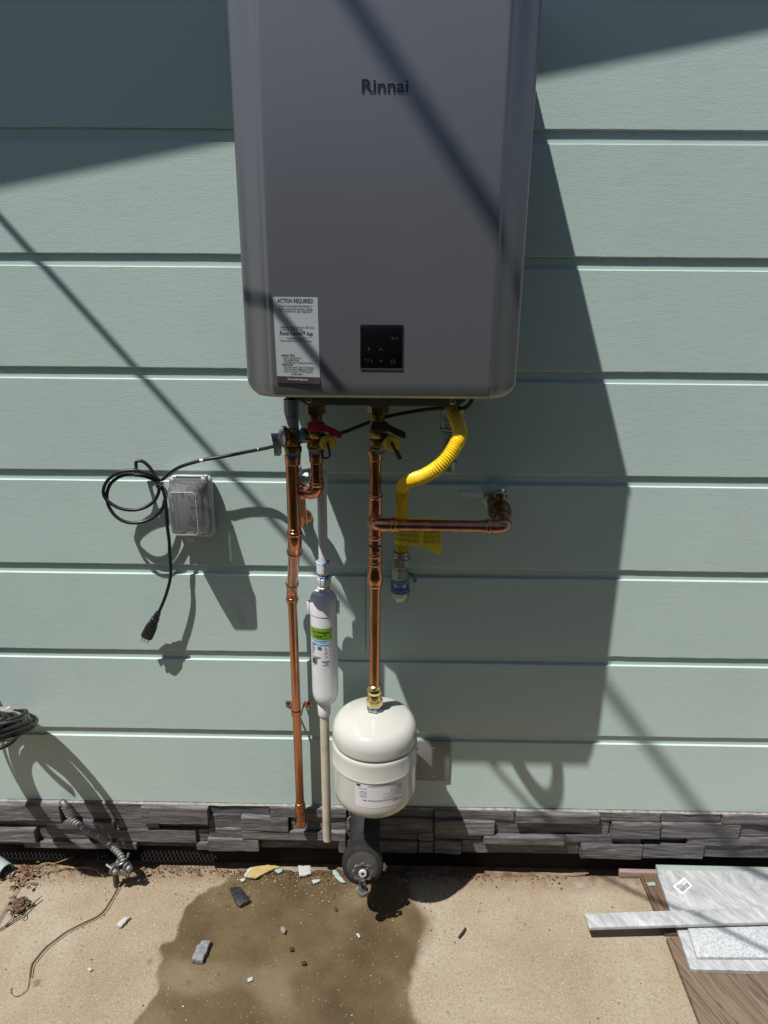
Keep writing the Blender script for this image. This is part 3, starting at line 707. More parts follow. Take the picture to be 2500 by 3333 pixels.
MB().lathe(wv, (0, -1, 0), [(.013, .0), (.021, .001), (.020, .004), (.015, .008), (.013, .009)], 28).build('escutcheon', 'copper', hp)

# cold pipe down to the tank with the side branch
zc = lambda py: W(1220, py, .17).z
cxp = (W(1224, 1500, .17).x+W(1218, 2200, .17).x)/2; cyp = -.17
cp_ = thing('cold_water_pipe', (cxp, cyp, zc(2230)), 'copper cold pipe with a stack of fittings dropping into the top of the cream tank', 'pipe')
o = MB(); q0, q1 = zc(1466), zc(1498)
o.lathe((cxp, cyp, q0), (0, 0, -1), [(.001, 0), (RC+.003, 0), (RC+.0034, .003), (RC+.0026, .010), (RC+.002, q0-q1-.002), (RC, q0-q1)], 26); o.build('threaded_adapter', 'copper', cp_)
MB().tube([(cxp, cyp, q0), (cxp, cyp, zc(1640))], RC, 22).build('pipe', 'copper', cp_)
o = MB().tube([(cxp, cyp, zc(1606)), (cxp, cyp, zc(1768))], RC+.0017, 22)
press_ring(o, (cxp, cyp, zc(1616)), (0, 0, 1)); press_ring(o, (cxp, cyp, zc(1747)), (0, 0, 1))
zbr = W(1218, 1700, .20).z
o.tube([(cxp, cyp, zbr), (cxp, cyp-.026, zbr)], RC+.0017, 22); press_ring(o, (cxp, cyp-.022, zbr), (0, 1, 0))
o.build('tee', 'copper', cp_)
o = MB().tube([(cxp, cyp, zc(1776)), (cxp, cyp, zc(1845))], RC+.0018, 22); press_ring(o, (cxp, cyp, zc(1806)), (0, 0, 1)); press_ring(o, (cxp, cyp, zc(1833)), (0, 0, 1)); o.box((cxp+.002, cyp-.0125, zc(1786)), (.016, .003, .009), None, .0008); o.build('coupling', 'copper', cp_)
o = MB().lathe((cxp, cyp, zc(1918)), (0, 0, 1), [(RC, 0), (RC+.002, .002), (RC+.0018, .010), (RC+.0052, .020), (RC+.0060, .032), (RC+.0018, .046), (RC+.0018, zc(1845)-zc(1918))], 24); press_ring(o, (cxp, cyp, zc(1902)), (0, 0, 1)); o.build('check_fitting', 'copper', cp_)
MB().tube([(cxp, cyp, zc(1910)), (cxp, cyp, zc(2245))], RC, 22).build('drop_pipe', 'copper', cp_)
z1, z2 = zc(2226), zc(2296)
o = MB().lathe((cxp, cyp, z2), (0, 0, 1), [(.016, 0), (.0175, .002), (.0175, .017), (.0155, .019), (.0165, .030), (.0150, .036), (.0170, .041), (.0178, .045), (.0165, .049), (.0150, .051), (.0150, z1-z2-.001), (RC, z1-z2)], 8)
o = MB().hexn((cxp, cyp, z2), (cxp, cyp, z2+.019), .0195, .3).lathe((cxp, cyp, z2+.018), (0, 0, 1), [(.016, 0), (.0165, .010), (.0150, .016), (.0172, .020), (.0182, .024), (.0172, .028), (.0150, .031), (.0150, z1-z2-.020), (RC, z1-z2-.018)], 26)
o.build('brass_adapter', 'brass_bright', cp_, 28)
# branch to the right
bx0 = cxp; by = cyp-.045; bz = zbr
o = MB().tube(bend((bx0, cyp-.018, bz), (bx0, by, bz), (bx0+.038, by, bz), .022), RC+.0019, 22); press_ring(o, (bx0+.038, by, bz), (1, 0, 0)); o.build('elbow', 'copper', cp_)
vx = W(1650, 1718, .20); bx1 = vx.x-.004
MB().tube([(bx0+.030, by, bz), (bx1-.030, by, bz-.001)], RC, 24).build('branch_pipe', 'copper_dark', cp_)
o = MB().tube(bend((bx1-.040, by, bz-.001), (bx1, by, bz-.001), (bx1, -.160, bz-.001), .022), RC+.0019, 22); press_ring(o, (bx1-.038, by, bz-.001), (1, 0, 0)); press_ring(o, (bx1, -.168, bz-.001), (0, 1, 0)); o.build('elbow', 'copper_dark', cp_)

# shut-off valve
vz = bz-.001
sv = thing('shutoff_valve', (bx1, -.08, vz), 'brass shutoff valve with long white lever at the right end of the copper branch', 'valve')
MB().lathe((bx1, -.158, vz), (0, 1, 0), [(.0135, 0), (.0165, .001), (.0165, .012), (.020, .018), (.0245, .030), (.026, .045), (.0245, .060), (.019, .072), (.0185, .090), (.021, .092), (.021, .104), (.016, .106), (.014, .1585)], 28).build('valve_body', 'brass', sv)
MB().lathe((bx1, -.006, vz), (0, -1, 0), [(.014, 0), (.030, .001), (.030, .004), (.020, .010), (.015, .011)], 30).build('escutcheon', 'siding', sv)
vb = V((bx1, -.112, vz)); MB().cyl(vb+V((0, 0, .02)), vb+V((0, 0, .042)), .008).build('stem', 'brass', sv)
hb = MB().box(vb+V((0, 0, .043)), (.030, .020, .003), None, .001).hexn(vb+V((0, 0, .044)), vb+V((0, 0, .052)), .0075)
hb.box(vb+V((.013, 0, .036)), (.003, .012, .016), None, .0008).box(vb+V((-.013, 0, .038)), (.003, .016, .012), None, .0008); hb.build('lever_bracket', 'chrome', sv)
lz = W(1550, 1606, .112).z-vb.z; lx = W(1492, 1604, .112).x-vb.x
P = [vb+V((-.012, 0, .044)), vb+V((-.024, 0, .045)), vb+V((-.038, 0, lz-.004)), vb+V((-.046, 0, lz)), vb+V((lx*.7, 0, lz)), vb+V((lx+.006, 0, lz)), vb+V((lx, 0, lz))]
wd = [.009, .010, .010, .011, .0115, .0115, .007]; hk = [.0016, .0016, .0038, .0052, .0054, .0054, .003]
lv = MB().rings([[p+V((0, -w_, -h_)), p+V((0, w_, -h_)), p+V((0, w_, h_)), p+V((0, -w_, h_))] for p, w_, h_ in zip(P[2:], wd[2:], hk[2:])]).build('lever_sleeve', 'white', sv, 25)
MB().rings([[p+V((0, -w_, -h_)), p+V((0, w_, -h_)), p+V((0, w_, h_)), p+V((0, -w_, h_))] for p, w_, h_ in zip(P[:3], wd[:3], hk[:3])]).build('lever_arm', 'chrome', sv, 25)

# ================================================================== GAS LINE
gx = lambda px, py, d: W(px, py, d)
HP = [gx(1478, 1340, .20), gx(1482, 1358, .232), gx(1492, 1384, .266), gx(1497, 1412, .296), gx(1485, 1446, .325), gx(1454, 1492, .342), gx(1416, 1528, .342), gx(1376, 1551, .322), gx(1340, 1562, .282), gx(1318, 1573, .235), gx(1310, 1592, .185), gx(1308, 1625, .140), gx(1307, 1670, .110), gx(1306, 1730, .097), gx(1305, 1800, .092)]
path = resample(crom(HP, 16), .00075)
gh = thing('gas_connector', gx(1305, 1800, .092), 'yellow corrugated gas hose curving from the heater down to a steel nut', 'gas hose')
pit = .0043
MB().tube(path, [.0126+.0014*math.sin(2*math.pi*i*.00075/pit) for i in range(len(path))], 18).build('hose', 'yellow', gh, 60)
n0 = HP[0]; dr = (HP[1]-HP[0]).normalized()
MB().hexn(n0-dr*.016, n0+dr*.004, .0205).lathe(n0+dr*.002, dr, [(.015, 0), (.0155, .006), (.0135, .009)], 24).build('upper_nut', 'steel', gh, 20)
gb = lambda py: W(1304, py, .092).z; gxx, gyy = W(1304, 1840, .092).x, -.092
MB().lathe((gxx, gyy, gb(1815)), (0, 0, 1), [(.014, 0), (.0188, .001), (.0188, .008), (.0170, .010), (.0170, gb(1795)-gb(1815)), (.012, gb(1795)-gb(1815)+.001)], 26).build('collar', 'steel', gh)
MB().hexn((gxx, gyy, gb(1843)), (gxx, gyy, gb(1814)), .0240, .15).build('lower_nut', 'steel', gh, 20)
# tag wrapped round the hose
tg = MB(); uu = []
for k in range(0, 19):
    q = math.radians(200-k*10.5) if k < 9 else None
    if q is not None:
        uu.append((gxx+.0142*math.cos(q+math.pi*0), gyy-.006-.0142*math.sin(q)))
    else:
        t = (k-8)/10; uu.append((uu[8][0]+.094*t, uu[8][1]-.018*t+.016*max(0, t-.75)*2))
zt1, zb1 = W(1290, 1673, .10).z, W(1290, 1767, .10).z
rings = []
for i, (xx, yy) in enumerate(uu):
    t = max(0, (i-8)/10); top = zt1-.002*t-.008*max(0, t-.85)/.15*0; bot = zb1-.022*max(0, t-.6)/.4
    rings.append([(xx, yy, top), (xx+.006*max(0, t-.6), yy, bot), (xx+.006*max(0, t-.6), yy+.0006, bot), (xx, yy+.0006, top)])
tag_o = tg.rings(rings).build('warning_tag', 'tag', gh, 60)
tm = MB()
for c_ in range(3, 18):
    (xa_, ya_), (xb_, yb_) = uu[c_], uu[c_+1]
    if c_ in (6, 13): continue
    for s_ in range(3):
        f0 = (s_+.15)/3; f1 = f0+.10
        for r_ in range(5):
            za = zt1-.006-(zt1-zb1-.012)*(r_/5+.015*random.random()); zb_ = za-(zt1-zb1-.012)*(.12+.06*random.random())
            pa_ = V((xa_+(xb_-xa_)*f0, ya_+(yb_-ya_)*f0-.0004, 0)); pb_ = V((xa_+(xb_-xa_)*f1, ya_+(yb_-ya_)*f1-.0004, 0))
            tm.add([pa_+V((0, 0, za)), pb_+V((0, 0, za)), pb_+V((0, 0, zb_)), pa_+V((0, 0, zb_))], [(0, 1, 2, 3)])
stuff(tm.build('tag_print', 'ink', tag_o, 0))
# stop cock on the wall
gs = thing('gas_stop', (gxx, gyy, gb(1965)), 'galvanised gas elbow and hex fitting with blue thread paste below the yellow hose', 'gas fitting')
MB().hexn((gxx, gyy, gb(1884)), (gxx, gyy, gb(1844)), .0178, .5).build('hex_fitting', 'steel', gs, 20)
MB().ring((gxx, gyy, gb(1887)), (0, 0, 1), .0125, .004).ring((gxx, gyy, gb(1893)), (0, 0, 1), .0125, .0035).ring((gxx, gyy, gb(1914)), (0, 0, 1), .0150, .004).ring((gxx, gyy, gb(1921)), (0, 0, 1), .0150, .004).build('thread_paste', 'bluetape', gs)
MB().cyl((gxx, gyy, gb(1925)), (gxx, gyy, gb(1884)), .0142).build('nipple', 'steel', gs)
ze = gb(1944)
MB().tube(bend((gxx, gyy, gb(1920)), (gxx, gyy, ze-.006), (gxx, -.02, ze-.006), .024), [.0195]+[.0185]*11+[.0195], 24).ring((gxx, gyy, gb(1924)), (0, 0, 1), .0170, .0032).build('elbow', 'steel', gs)
MB().tube([(gxx, -.03, ze-.006), (gxx, .002, ze-.006)], .013, 18).build('wall_nipple', 'steel', gs)
l0, l1 = W(1281, 1874, .06), W(1245, 1862, .055)
MB().box((l0+l1)/2+V((.004, 0, .002)), ((l0-l1).length+.01, .016, .006), None, .002).build('lever', 'white', gs)
MB().tube(crom([W(1325, 1868, .07), W(1338, 1874, .075), W(1344, 1885, .08), W(1346, 1896, .082)], 6), .0035, 10).build('lever_tail', 'darksteel', gs)
grow(gs, ORG[gs.name], 1.15)
# sediment trap behind the hose
dt = thing('sediment_trap', W(1467, 1534, .15), 'capped grey steel drip leg hanging from the gas inlet behind the yellow hose', 'gas fitting')
tx_ = W(1463, 1400, .15).x; tz = lambda py: W(1463, py, .15).z
MB().cyl((tx_, -.15, tz(1398)), (tx_, -.15, tz(1312)), .0185).cyl((tx_, -.15, tz(1366)), (tx_+.012, -.197, tz(1352)), .0175).ring((tx_, -.15, tz(1394)), (0, 0, 1), .0175, .0032).build('tee', 'steel', dt)
MB().ring((tx_, -.15, tz(1404)), (0, 0, 1), .012, .0035).build('thread_paste', 'bluetape', dt)
MB().ring((tx_, -.15, tz(1494)), (0, 0, 1), .012, .0035).build('thread_paste', 'bluetape', dt)
MB().cyl((tx_, -.15, tz(1505)), (tx_, -.15, tz(1398)), .0132).build('nipple', 'darksteel', dt)
MB().lathe((tx_, -.15, tz(1534)), (0, 0, 1), [(.001, 0), (.0145, .001), (.0170, .004), (.0172, .018), (.0185, .020), (.0185, tz(1500)-tz(1534)), (.013, tz(1500)-tz(1534)+.001)], 24).build('cap', 'steel', dt)

# ================================================================== CONDENSATE LINE
pd = .085
ux = W(1050, 1700, pd).x; uz = lambda py: W(1050, py, pd).z
cl = thing('condensate_pipe', (ux, -pd, uz(1835)), 'white plastic condensate pipe dropping from the heater through an elbow to the treater', 'pipe')
fx = W(948, 1330, .12).x; fz = lambda py: W(948, py, .12).z
MB().lathe((fx, -.12, fz(1352)), (0, 0, 1), [(.011, 0), (.0150, .001), (.0158, .004), (.0158, .030), (.0150, .032), (.0158, .035), (.0158, fz(1302)-fz(1352))], 12).build('heater_union', 'pvc_grey', cl, 20)
MB().lathe((fx, -.12, fz(1400)), (0, 0, 1), [(.011, 0), (.0150, .001), (.0150, .030), (.0135, .0315), (.0105, .033), (.0105, fz(1345)-fz(1400))], 24).build('socket', 'pvc_grey', cl)
ex = W(962, 1545, .12).x; ez = W(962, 1560, .12).z
MB().tube(bend((ex, -.12, fz(1390)), (ex, -.12, ez), (ux-.01, -.092, ez+.004), .012), .0107, 20).build('upper_pipe', 'pvc', cl)
MB().tube(bend((ux-.050, -.104, ez+.002), (ux, -pd, ez+.006), (ux, -pd, ez-.036), .017), .0140, 22).ring((ux, -pd, ez-.034), (0, 0, 1), .0132, .0014).tube(bend((ex, -.12, ez+.030), (ex, -.12, ez), (ex+.028, -.112, ez+.001), .016), .0138, 20).build('elbow', 'pvc', cl)
MB().tube([(ux, -pd, ez), (ux, -pd, uz(1860))], .0108, 24).build('drop_pipe', 'pvc', cl)
MB().lathe((ux, -pd, uz(1868)), (0, 0, 1), [(.0115, 0), (.0150, .002), (.0164, .006), (.0164, uz(1828)-uz(1868)), (.0120, uz(1828)-uz(1868)+.001)], 12).ring((ux, -pd, uz(1828)), (0, 0, 1), .0160, .0010).build('union_nut', 'pvc', cl, 15)
MB().ring((ux, -pd, uz(1827)), (0, 0, 1), .0125, .0018).build('blue_seal', 'bluetape', cl)
MB().ring((ux, -pd, uz(1873)), (0, 0, 1), .0115, .0024).build('blue_seal', 'bluetape', cl)

trx, try_ = W(1055, 2050, pd).x, -pd; tz = lambda py: W(1055, py, pd).z
tr = thing('condensate_treater', (trx, try_, tz(2262)), 'white cylindrical condensate treater cartridge with green and blue label', 'filter')
Rt = .0320
zb_, zt_ = tz(2285), tz(1922)
sh = MB().lathe((trx, try_, zb_), (0, 0, 1), [(.012, 0), (.018, .002), (.026, .010), (.0305, .022), (Rt, .036), (Rt, zt_-zb_-.055), (Rt+.0012, zt_-zb_-.054), (Rt+.0012, zt_-zb_-.028), (Rt-.001, zt_-zb_-.016), (.027, zt_-zb_-.007), (.019, zt_-zb_-.001), (.013, zt_-zb_)], 40).build('body', 'pvc_white', tr)
nk = MB().lathe((ux, try_, zt_-.002), (0, 0, 1), [(.0150, 0), (.0150, .012), (.0125, .014), (.0145, .017), (.0145, tz(1876)-zt_-.002), (.011, tz(1876)-zt_)], 24)
for k in range(8):
    q = 2*math.pi*k/8+.2; nk.box((ux+.0148*math.cos(q), try_+.0148*math.sin(q), zt_+.028), (.003, .003, .020), Matrix.Rotation(q, 3, 'Z'), .0008)
nk.build('neck_nut', 'pvc', tr)
for s_ in (-1, 1):
    MB().box((trx+s_*(Rt+.003), try_-.006, zt_-.040), (.007, .012, .032), None, .003).build('mounting_ear', 'pvc_white', tr)
def onc(c, R, u, z, off):   # wrap: u metres along the surface, 0 facing the camera side (-y)
    q = u/R; return V((c[0]+(R+off)*math.sin(q), c[1]-(R+off)*math.cos(q), z))
def patch(c, R, u0, u1, z0, z1, off, n=18):
    return [[onc(c, R, u0+(u1-u0)*i/n, z, off) for z in (z0, z1)] for i in range(n+1)]
def sheet(mb, rows):
    n = len(rows[0]); o = len(mb.v)
    for r in rows: mb.v += r
    mb.f += [(o+i*n+j, o+i*n+j+1, o+(i+1)*n+j+1, o+(i+1)*n+j) for i in range(len(rows)-1) for j in range(n-1)]
    return mb
cT = (trx, try_); lu0, lu1 = -.0375, .0225
zf = lambda py: W(1050, py, pd+Rt).z                       # heights on the front of the cartridge
lab = sheet(MB(), patch(cT, Rt, lu0, lu1, zf(2178), zf(2046), .0002)).build('label', 'tanklabel', tr)
sheet(MB(), patch(cT, Rt, lu0, lu1, zf(2084), zf(2046), .0005)).build('green_band', 'green', lab)
sheet(MB(), patch(cT, Rt, lu0, lu1, zf(2104), zf(2084.5), .0005)).build('blue_band', 'paleblue', lab)
lt = MB(); lb = MB()
def ctext(mb, body, u, z, size, bold=0, wid=None, flip=False, c=cT, R=Rt, align='CENTER', off=.0009):
    vs, fs = text_mesh(body, size, align, bold)
    if wid: vs = wide(vs, wid)
    s_ = -1 if flip else 1
    mb.add([onc(c, R, u+s_*v.x, z+s_*v.y, off) for v in vs], fs)
def cbar(mb, u0, u1, z0, z1, c=cT, R=Rt, off=.0009): sheet(mb, patch(c, R, u0, u1, z0, z1, off, max(1, int(abs(u1-u0)/.004))))
ctext(lt, 'Condensate', -.0085, zf(2063), .0115, .016, .047); ctext(lt, 'Treater™', -.0085, zf(2075.5), .0115, .016, .034)
cbar(lt, -.026, .010, zf(2079.5), zf(2078.3))
for py, a_, b_ in ((2087.5, -.034, .018), (2092, -.024, .008), (2100, -.026, .016)): cbar(lb, a_, b_, zf(py+.7), zf(py-.7))
for k in range(10): cbar(lt, -.034, -.034+.008+.009*random.random(), zf(2098+k*4.1+.6), zf(2098+k*4.1-.6))
cbar(lb, -.0135, -.0035, zf(2116), zf(2106))
cbar(lt, .0055, .0068, zf(2119), zf(2108)); cbar(lt, .003, .011, zf(2139), zf(2137.4))
vq = [onc(cT, Rt, u_, zf(p_), .0009) for u_, p_ in ((.0025, 2131), (.0105, 2123.6), (.0105, 2121.8), (.0025, 2129))]; lt.add(vq, [(0, 1, 2, 3)])
for p_ in (2111, 2123, 2136): cbar(lt, .0145, .0180, zf(p_+.6), zf(p_-.6)); cbar(lt, .0158, .0167, zf(p_+2), zf(p_-2))
for p_, a_, b_ in ((2141, -.033, -.005), (2145, -.022, -.010), (2153, -.004, .016), (2155.5, -.002, .014), (2161, .004, .011), (2166, -.002, .015), (2171, -.028, -.022)): cbar(lt, a_, b_, zf(p_+.8), zf(p_-.8))
u_ = -.033
while u_ < -.016:
    b_ = random.choice((.0005, .0008, .0012)); cbar(lt, u_, u_+b_, zf(2166), zf(2146)); u_ += b_+random.choice((.0005, .0008))
stuff(lt.build('label_text', 'ink', lab, 0)); stuff(lb.build('label_blue_print', 'inkblue', lab, 0))

lp0, lp1 = W(1058, 2300, pd), W(1064, 2732, pd); lp0.x = W(1060, 2500, pd).x; lp1.x = lp0.x
lo = thing('condensate_drain', (lp1.x, -pd, lp1.z), 'aged cream plastic drain pipe running from the treater down over the stone', 'pipe')
MB().tube([lp0+V((0, 0, .01)), lp1], .0117, 24).build('pipe', 'pvc_cream', lo)
MB().lathe((lp0.x, -pd, W(1058, 2326, pd).z), (0, 0, 1), [(.0120, 0), (.0148, .001), (.0158, .004), (.0164, W(1058, 2283, pd).z-W(1058, 2326, pd).z-.002), (.0150, W(1058, 2283, pd).z-W(1058, 2326, pd).z)], 26).build('reducer', 'pvc', lo)

# ================================================================== EXPANSION TANK
tcx, tcy = cxp+.0005, -.17; Rk = .1010
zT = W(1218, 2309, .17).z; zSh = W(1085, 2372, .17).z; zBt = W(1200, 2664, .235).z
gz1 = W(1184, 2487, .17+Rk).z; gz2 = W(1186, 2550, .17+Rk).z
tk = thing('expansion_tank', (tcx, tcy, zBt), 'glossy cream thermal expansion tank hanging upside down below the cold pipe', 'tank')
def arcp(R, r0, z0, z1, n=14, e=2.3):
    out = []
    for i in range(n+1):
        q = math.pi/2*i/n; out.append((r0+(R-r0)*math.sin(q)**(2/e), z1+(z0-z1)*math.cos(q)**(2/e)))
    return out
H_ = zT-zBt; g1, g2 = gz1-zBt, gz2-zBt
prof = [(.002, 0), (.03, .001)]
prof += [(r, z) for r, z in arcp(Rk, .03, .001, .058)][1:]
prof += [(Rk, g2-.0035), (Rk+.0012, g2-.0025), (Rk+.0022, g2), (Rk+.0012, g2+.0025), (Rk+.0008, g2+.0035), (Rk+.0008, g1-.012), (Rk+.0002, g1-.006), (Rk-.0018, g1-.0022), (Rk-.0052, g1-.0004), (Rk-.0056, g1+.0010), (Rk-.0030, g1+.0020), (Rk-.0010, g1+.0040), (Rk-.0004, g1+.008)]
top = [(Rk-.0004, H_-.058)]+[(Rk-.0004-.030+.030*math.cos(q), H_-.052+.036*math.sin(q)) for q in [math.pi/2*.86*i/12 for i in range(13)]]+[(.055, H_-.0085), (.035, H_-.0035), (.018, H_-.0008)]
prof += top+[(.002, H_)]
MB().lathe((tcx, tcy, zBt), (0, 0, 1), prof, 72).build('shell', 'tank', tk, 50)
MB().hexn((tcx, tcy, zT-.003), (tcx, tcy, zT+.006), .0195).cyl((tcx, tcy, zT), (tcx, tcy, zT+.014), .0125).build('nipple', 'steel', tk, 20)
MB().ring((tcx, tcy, zT+.008), (0, 0, 1), .0135, .0035).build('thread_paste', 'bluetape', tk)
MB().cyl((tcx, tcy, zBt-.012), (tcx, tcy, zBt+.004), .008).build('air_valve', 'black', tk)
cK = (tcx, tcy)
zk = lambda py: W(1220, py, .17+Rk).z
lu0, lu1 = -.043, .074
tl = sheet(MB(), patch(cK, Rk, lu0, lu1, zk(2630), zk(2556), .0003, 24)).build('label', 'tanklabel', tk)
t1 = MB(); t2 = MB()
ctext(t1, 'Eastman', .058, zk(2612), .0075, .010, .024, True, cK, Rk)
ctext(t1, 'Potable Safety Tank (Thermal Expansion Tank)', .017, zk(2605), .0058, .010, .082, True, cK, Rk)
for k in range(8): cbar(t2, .070-.022-.026*random.random(), .070, zk(2599-k*4.4+.6), zk(2599-k*4.4-.5), cK, Rk)
for py in (2596, 2591, 2584, 2579, 2570): cbar(t2, -.036+.010*random.random(), -.015, zk(py+.6), zk(py-.5), cK, Rk)
cbar(t2, -.015, .055, zk(2561.4), zk(2560.4), cK, Rk); cbar(t2, -.010, .04, zk(2558.6), zk(2557.8), cK, Rk); cbar(t1, -.040, -.030, zk(2563), zk(2557), cK, Rk)
stuff(t1.build('label_text', 'ink', tl, 0)); stuff(t2.build('label_fine_print', 'inkgrey', tl, 0))

# blank steel plate behind the tank
pa, pb = W(1306, 2410, .010), W(1462, 2541, .010); pc = (pa+pb)/2
bp = thing('blank_plate', (pc.x, -.01, pb.z), 'square grey steel cover plate on the siding just right of the cream tank', 'cover plate')
MB().box((pc.x, -.0085, pc.z), (pb.x-pa.x, .007, pa.z-pb.z), None, .0018).build('plate', 'plate', bp)
for px in (1358, 1412):
    for py in (2433, 2525):
        q = W(px, py, .0118); MB().lathe(q, (0, -1, 0), [(.0001, 0), (.0038, 0), (.0034, .0012), (.0001, .0018)], 12).build('screw', 'steel', bp)

# ================================================================== OUTLET BOX
oc = W(634, 1640, .006); ow, oh = .098, .150
ob_ = thing('outlet_box', (oc.x, -.02, oc.z-oh/2), 'weatherproof outlet with clear bulging cover on the siding left of the copper pipes', 'outlet box')
MB().box((oc.x, -.021, oc.z), (ow, .030, oh), None, .012, 4).build('base', 'box', ob_)
MB().box((oc.x+.004, -.037, oc.z), (.070, .004, .112), None, .004).box((oc.x+.006, -.041, oc.z+.004), (.036, .006, .070), None, .002).build('receptacle', 'outlet', ob_)
sl_ = MB()
for zz_ in (.028, -.022):
    for xx_ in (-.006, .006): sl_.box((oc.x+.006+xx_, -.0443, oc.z+zz_), (.0022, .001, .008))
    sl_.cyl((oc.x+.006, -.0438, oc.z+zz_-.009), (oc.x+.006, -.0446, oc.z+zz_-.009), .0026, 10)
sl_.box((oc.x+.006, -.0443, oc.z+.004), (.010, .001, .004)); stuff(sl_.build('slots', 'black', ob_))
def rrect(cx, cz, w_, h_, r, y, n=5):
    P = []
    for sx, sz, a0 in ((1, 1, 0), (-1, 1, 90), (-1, -1, 180), (1, -1, 270)):
        for k in range(n+1):
            q = math.radians(a0+90*k/n); P.append(V((cx+sx*(w_/2-r)+r*math.cos(q), y, cz+sz*(h_/2-r)+r*math.sin(q))))
    return P
def face(x0, y0, x1, y1, d, r):
    p, q = W(x0, (y0+y1)/2, d), W(x1, (y0+y1)/2, d); t_, b_ = W((x0+x1)/2, y0, d), W((x0+x1)/2, y1, d)
    return rrect((p.x+q.x)/2, (t_.z+b_.z)/2, q.x-p.x, t_.z-b_.z, r, -d)
R_ = [face(562, 1556, 688, 1734, .037, .016), face(560, 1556, 686, 1736, .045, .017), face(558, 1562, 676, 1738, .056, .016), face(554, 1578, 660, 1742, .076, .014), face(552, 1598, 645, 1742, .094, .012), face(553, 1603, 641, 1741, .100, .010), face(557, 1608, 637, 1737, .1012, .009)]
MB().rings(R_, True, False, True).build('clear_cover', 'clear', ob_, 30)
rim = MB()
for R2 in (R_[0], R_[5]): rim.tube(R2+[R2[0]], .0009, 6, False)
rim.build('cover_rim', 'box', ob_)
hz = oc.z+oh/2-.004
MB().box((oc.x, -.030, hz), (.062, .024, .012), None, .004).box((oc.x+.036, -.034, hz-.002), (.012, .030, .018), None, .004).box((oc.x-.036, -.032, hz-.004), (.010, .026, .014), None, .004).build('hinge_hood', 'box', ob_)
hg = MB()
for k in range(5): hg.cyl((oc.x-.028+k*.0125, -.046, hz-.010), (oc.x-.019+k*.0125, -.046, hz-.010), .0045, 12)
hg.build('hinge', 'clear', ob_)
lq = W(618, 1750, .088); lk = MB().box(lq+V((0, .006, .004)), (.020, .020, .010), None, .002).box(lq+V((0, 0, -.004)), (.013, .007, .014), None, .002)
lk.build('latch', 'box', ob_)

# ================================================================== POWER CORD
def Q(L): return [W(a, b, d) for a, b, d in L]
def c8(L): return [W(300+a/3.687, 1450+b/3.687, d) for a, b, d in L]
main = Q([(1536, 1296, .25), (1532, 1310, .25), (1518, 1325, .235), (1501, 1329, .215), (1453, 1328, .19), (1381, 1334, .15), (1320, 1344, .135), (1254, 1358, .125), (1205, 1374, .125), (1150, 1395, .125), (1116, 1408, .125), (1030, 1428, .13), (950, 1443, .135), (905, 1450, .13), (860, 1460, .095), (808, 1470, .062), (727, 1486, .054), (658, 1498, .054), (593, 1517, .050), (556, 1537, .042)])
main += c8([(830, 410, .034), (700, 352, .042), (520, 300, .050), (330, 322, .052), (205, 400, .052), (142, 500, .051), (142, 600, .050), (205, 680, .052), (330, 752, .055), (480, 775, .053), (620, 748, .048), (730, 680, .042), (788, 590, .036), (802, 500, .032), (765, 385, .026), (690, 262, .022), (605, 190, .022), (530, 198, .024), (527, 272, .028), (500, 335, .036), (400, 352, .044), (310, 385, .046), (215, 470, .046), (176, 600, .047), (200, 730, .050), (285, 850, .054), (400, 915, .055), (535, 928, .053), (680, 893, .048), (790, 820, .044), (852, 735, .042), (868, 650, .040)])
tail = c8([(500, 352, .040), (640, 372, .038), (770, 430, .036), (838, 510, .038), (872, 610, .042), (888, 750, .044), (900, 950, .043), (925, 1150, .041)])+Q([(552, 1797, .040), (556, 1850, .040), (553, 1890, .040), (540, 1937, .041), (525, 1975, .042), (514, 1998, .044)])
pc_ = thing('power_cord', W(500, 1700, .08), 'black power cord coiled beside the outlet box with its plug hanging loose', 'cord')
MB().tube(crom(main, 9), .0040, 12).tube(crom(tail, 9), .0040, 12).build('cable', 'rubber', pc_)
p0, p1 = W(515, 1994, .044), W(478, 2072, .036); dr = (p1-p0).normalized(); L = (p1-p0).length
xr = V((0, -1, 0)); xr = (xr-dr*xr.dot(dr)).normalized(); yr = dr.cross(xr)
def sec(t, a, b, n=16):
    return [p0+dr*t+yr*(a*math.copysign(abs(math.cos(2*math.pi*k/n))**.7, math.cos(2*math.pi*k/n)))+xr*(b*math.copysign(abs(math.sin(2*math.pi*k/n))**.7, math.sin(2*math.pi*k/n))) for k in range(n)]
MB().rings([sec(0, .004, .004), sec(.001, .0068, .0066), sec(.012, .0078, .0072), sec(.013, .0066, .0064), sec(.015, .0082, .0076), sec(.018, .0082, .0076), sec(.019, .0100, .0085), sec(.027, .0104, .0088), sec(.028, .0092, .008), sec(.036, .0112, .0095), sec(.046, .0142, .0115), sec(L-.012, .0152, .0122), sec(L-.001, .0150, .012), sec(L, .0140, .011)]).build('plug', 'black', pc_, 35)
pe = p0+dr*L
for s_ in (-1, 1): MB().box(pe+yr*.0080*s_+dr*.009-xr*.002, (.0022, .0062, .020), Matrix((yr, xr, dr)).transposed()).build('prong', 'darksteel', pc_)
MB().cyl(pe+xr*.005, pe+xr*.005+dr*.016, .0022, 10).build('ground_pin', 'brass_bright', pc_)
tw_ = W(300+805/3.687, 1450+465/3.687, .036)
MB().ring(tw_, V((.5, 0, -.85)), .0095, .0010).ring(tw_+V((.002, 0, -.003)), V((.45, .1, -.88)), .0098, .0010).tube(crom([tw_+V((.010, -.006, 0)), tw_+V((.018, -.008, -.010)), tw_+V((.022, -.008, -.022))], 4), .0008, 5).build('twist_tie', 'black', pc_)
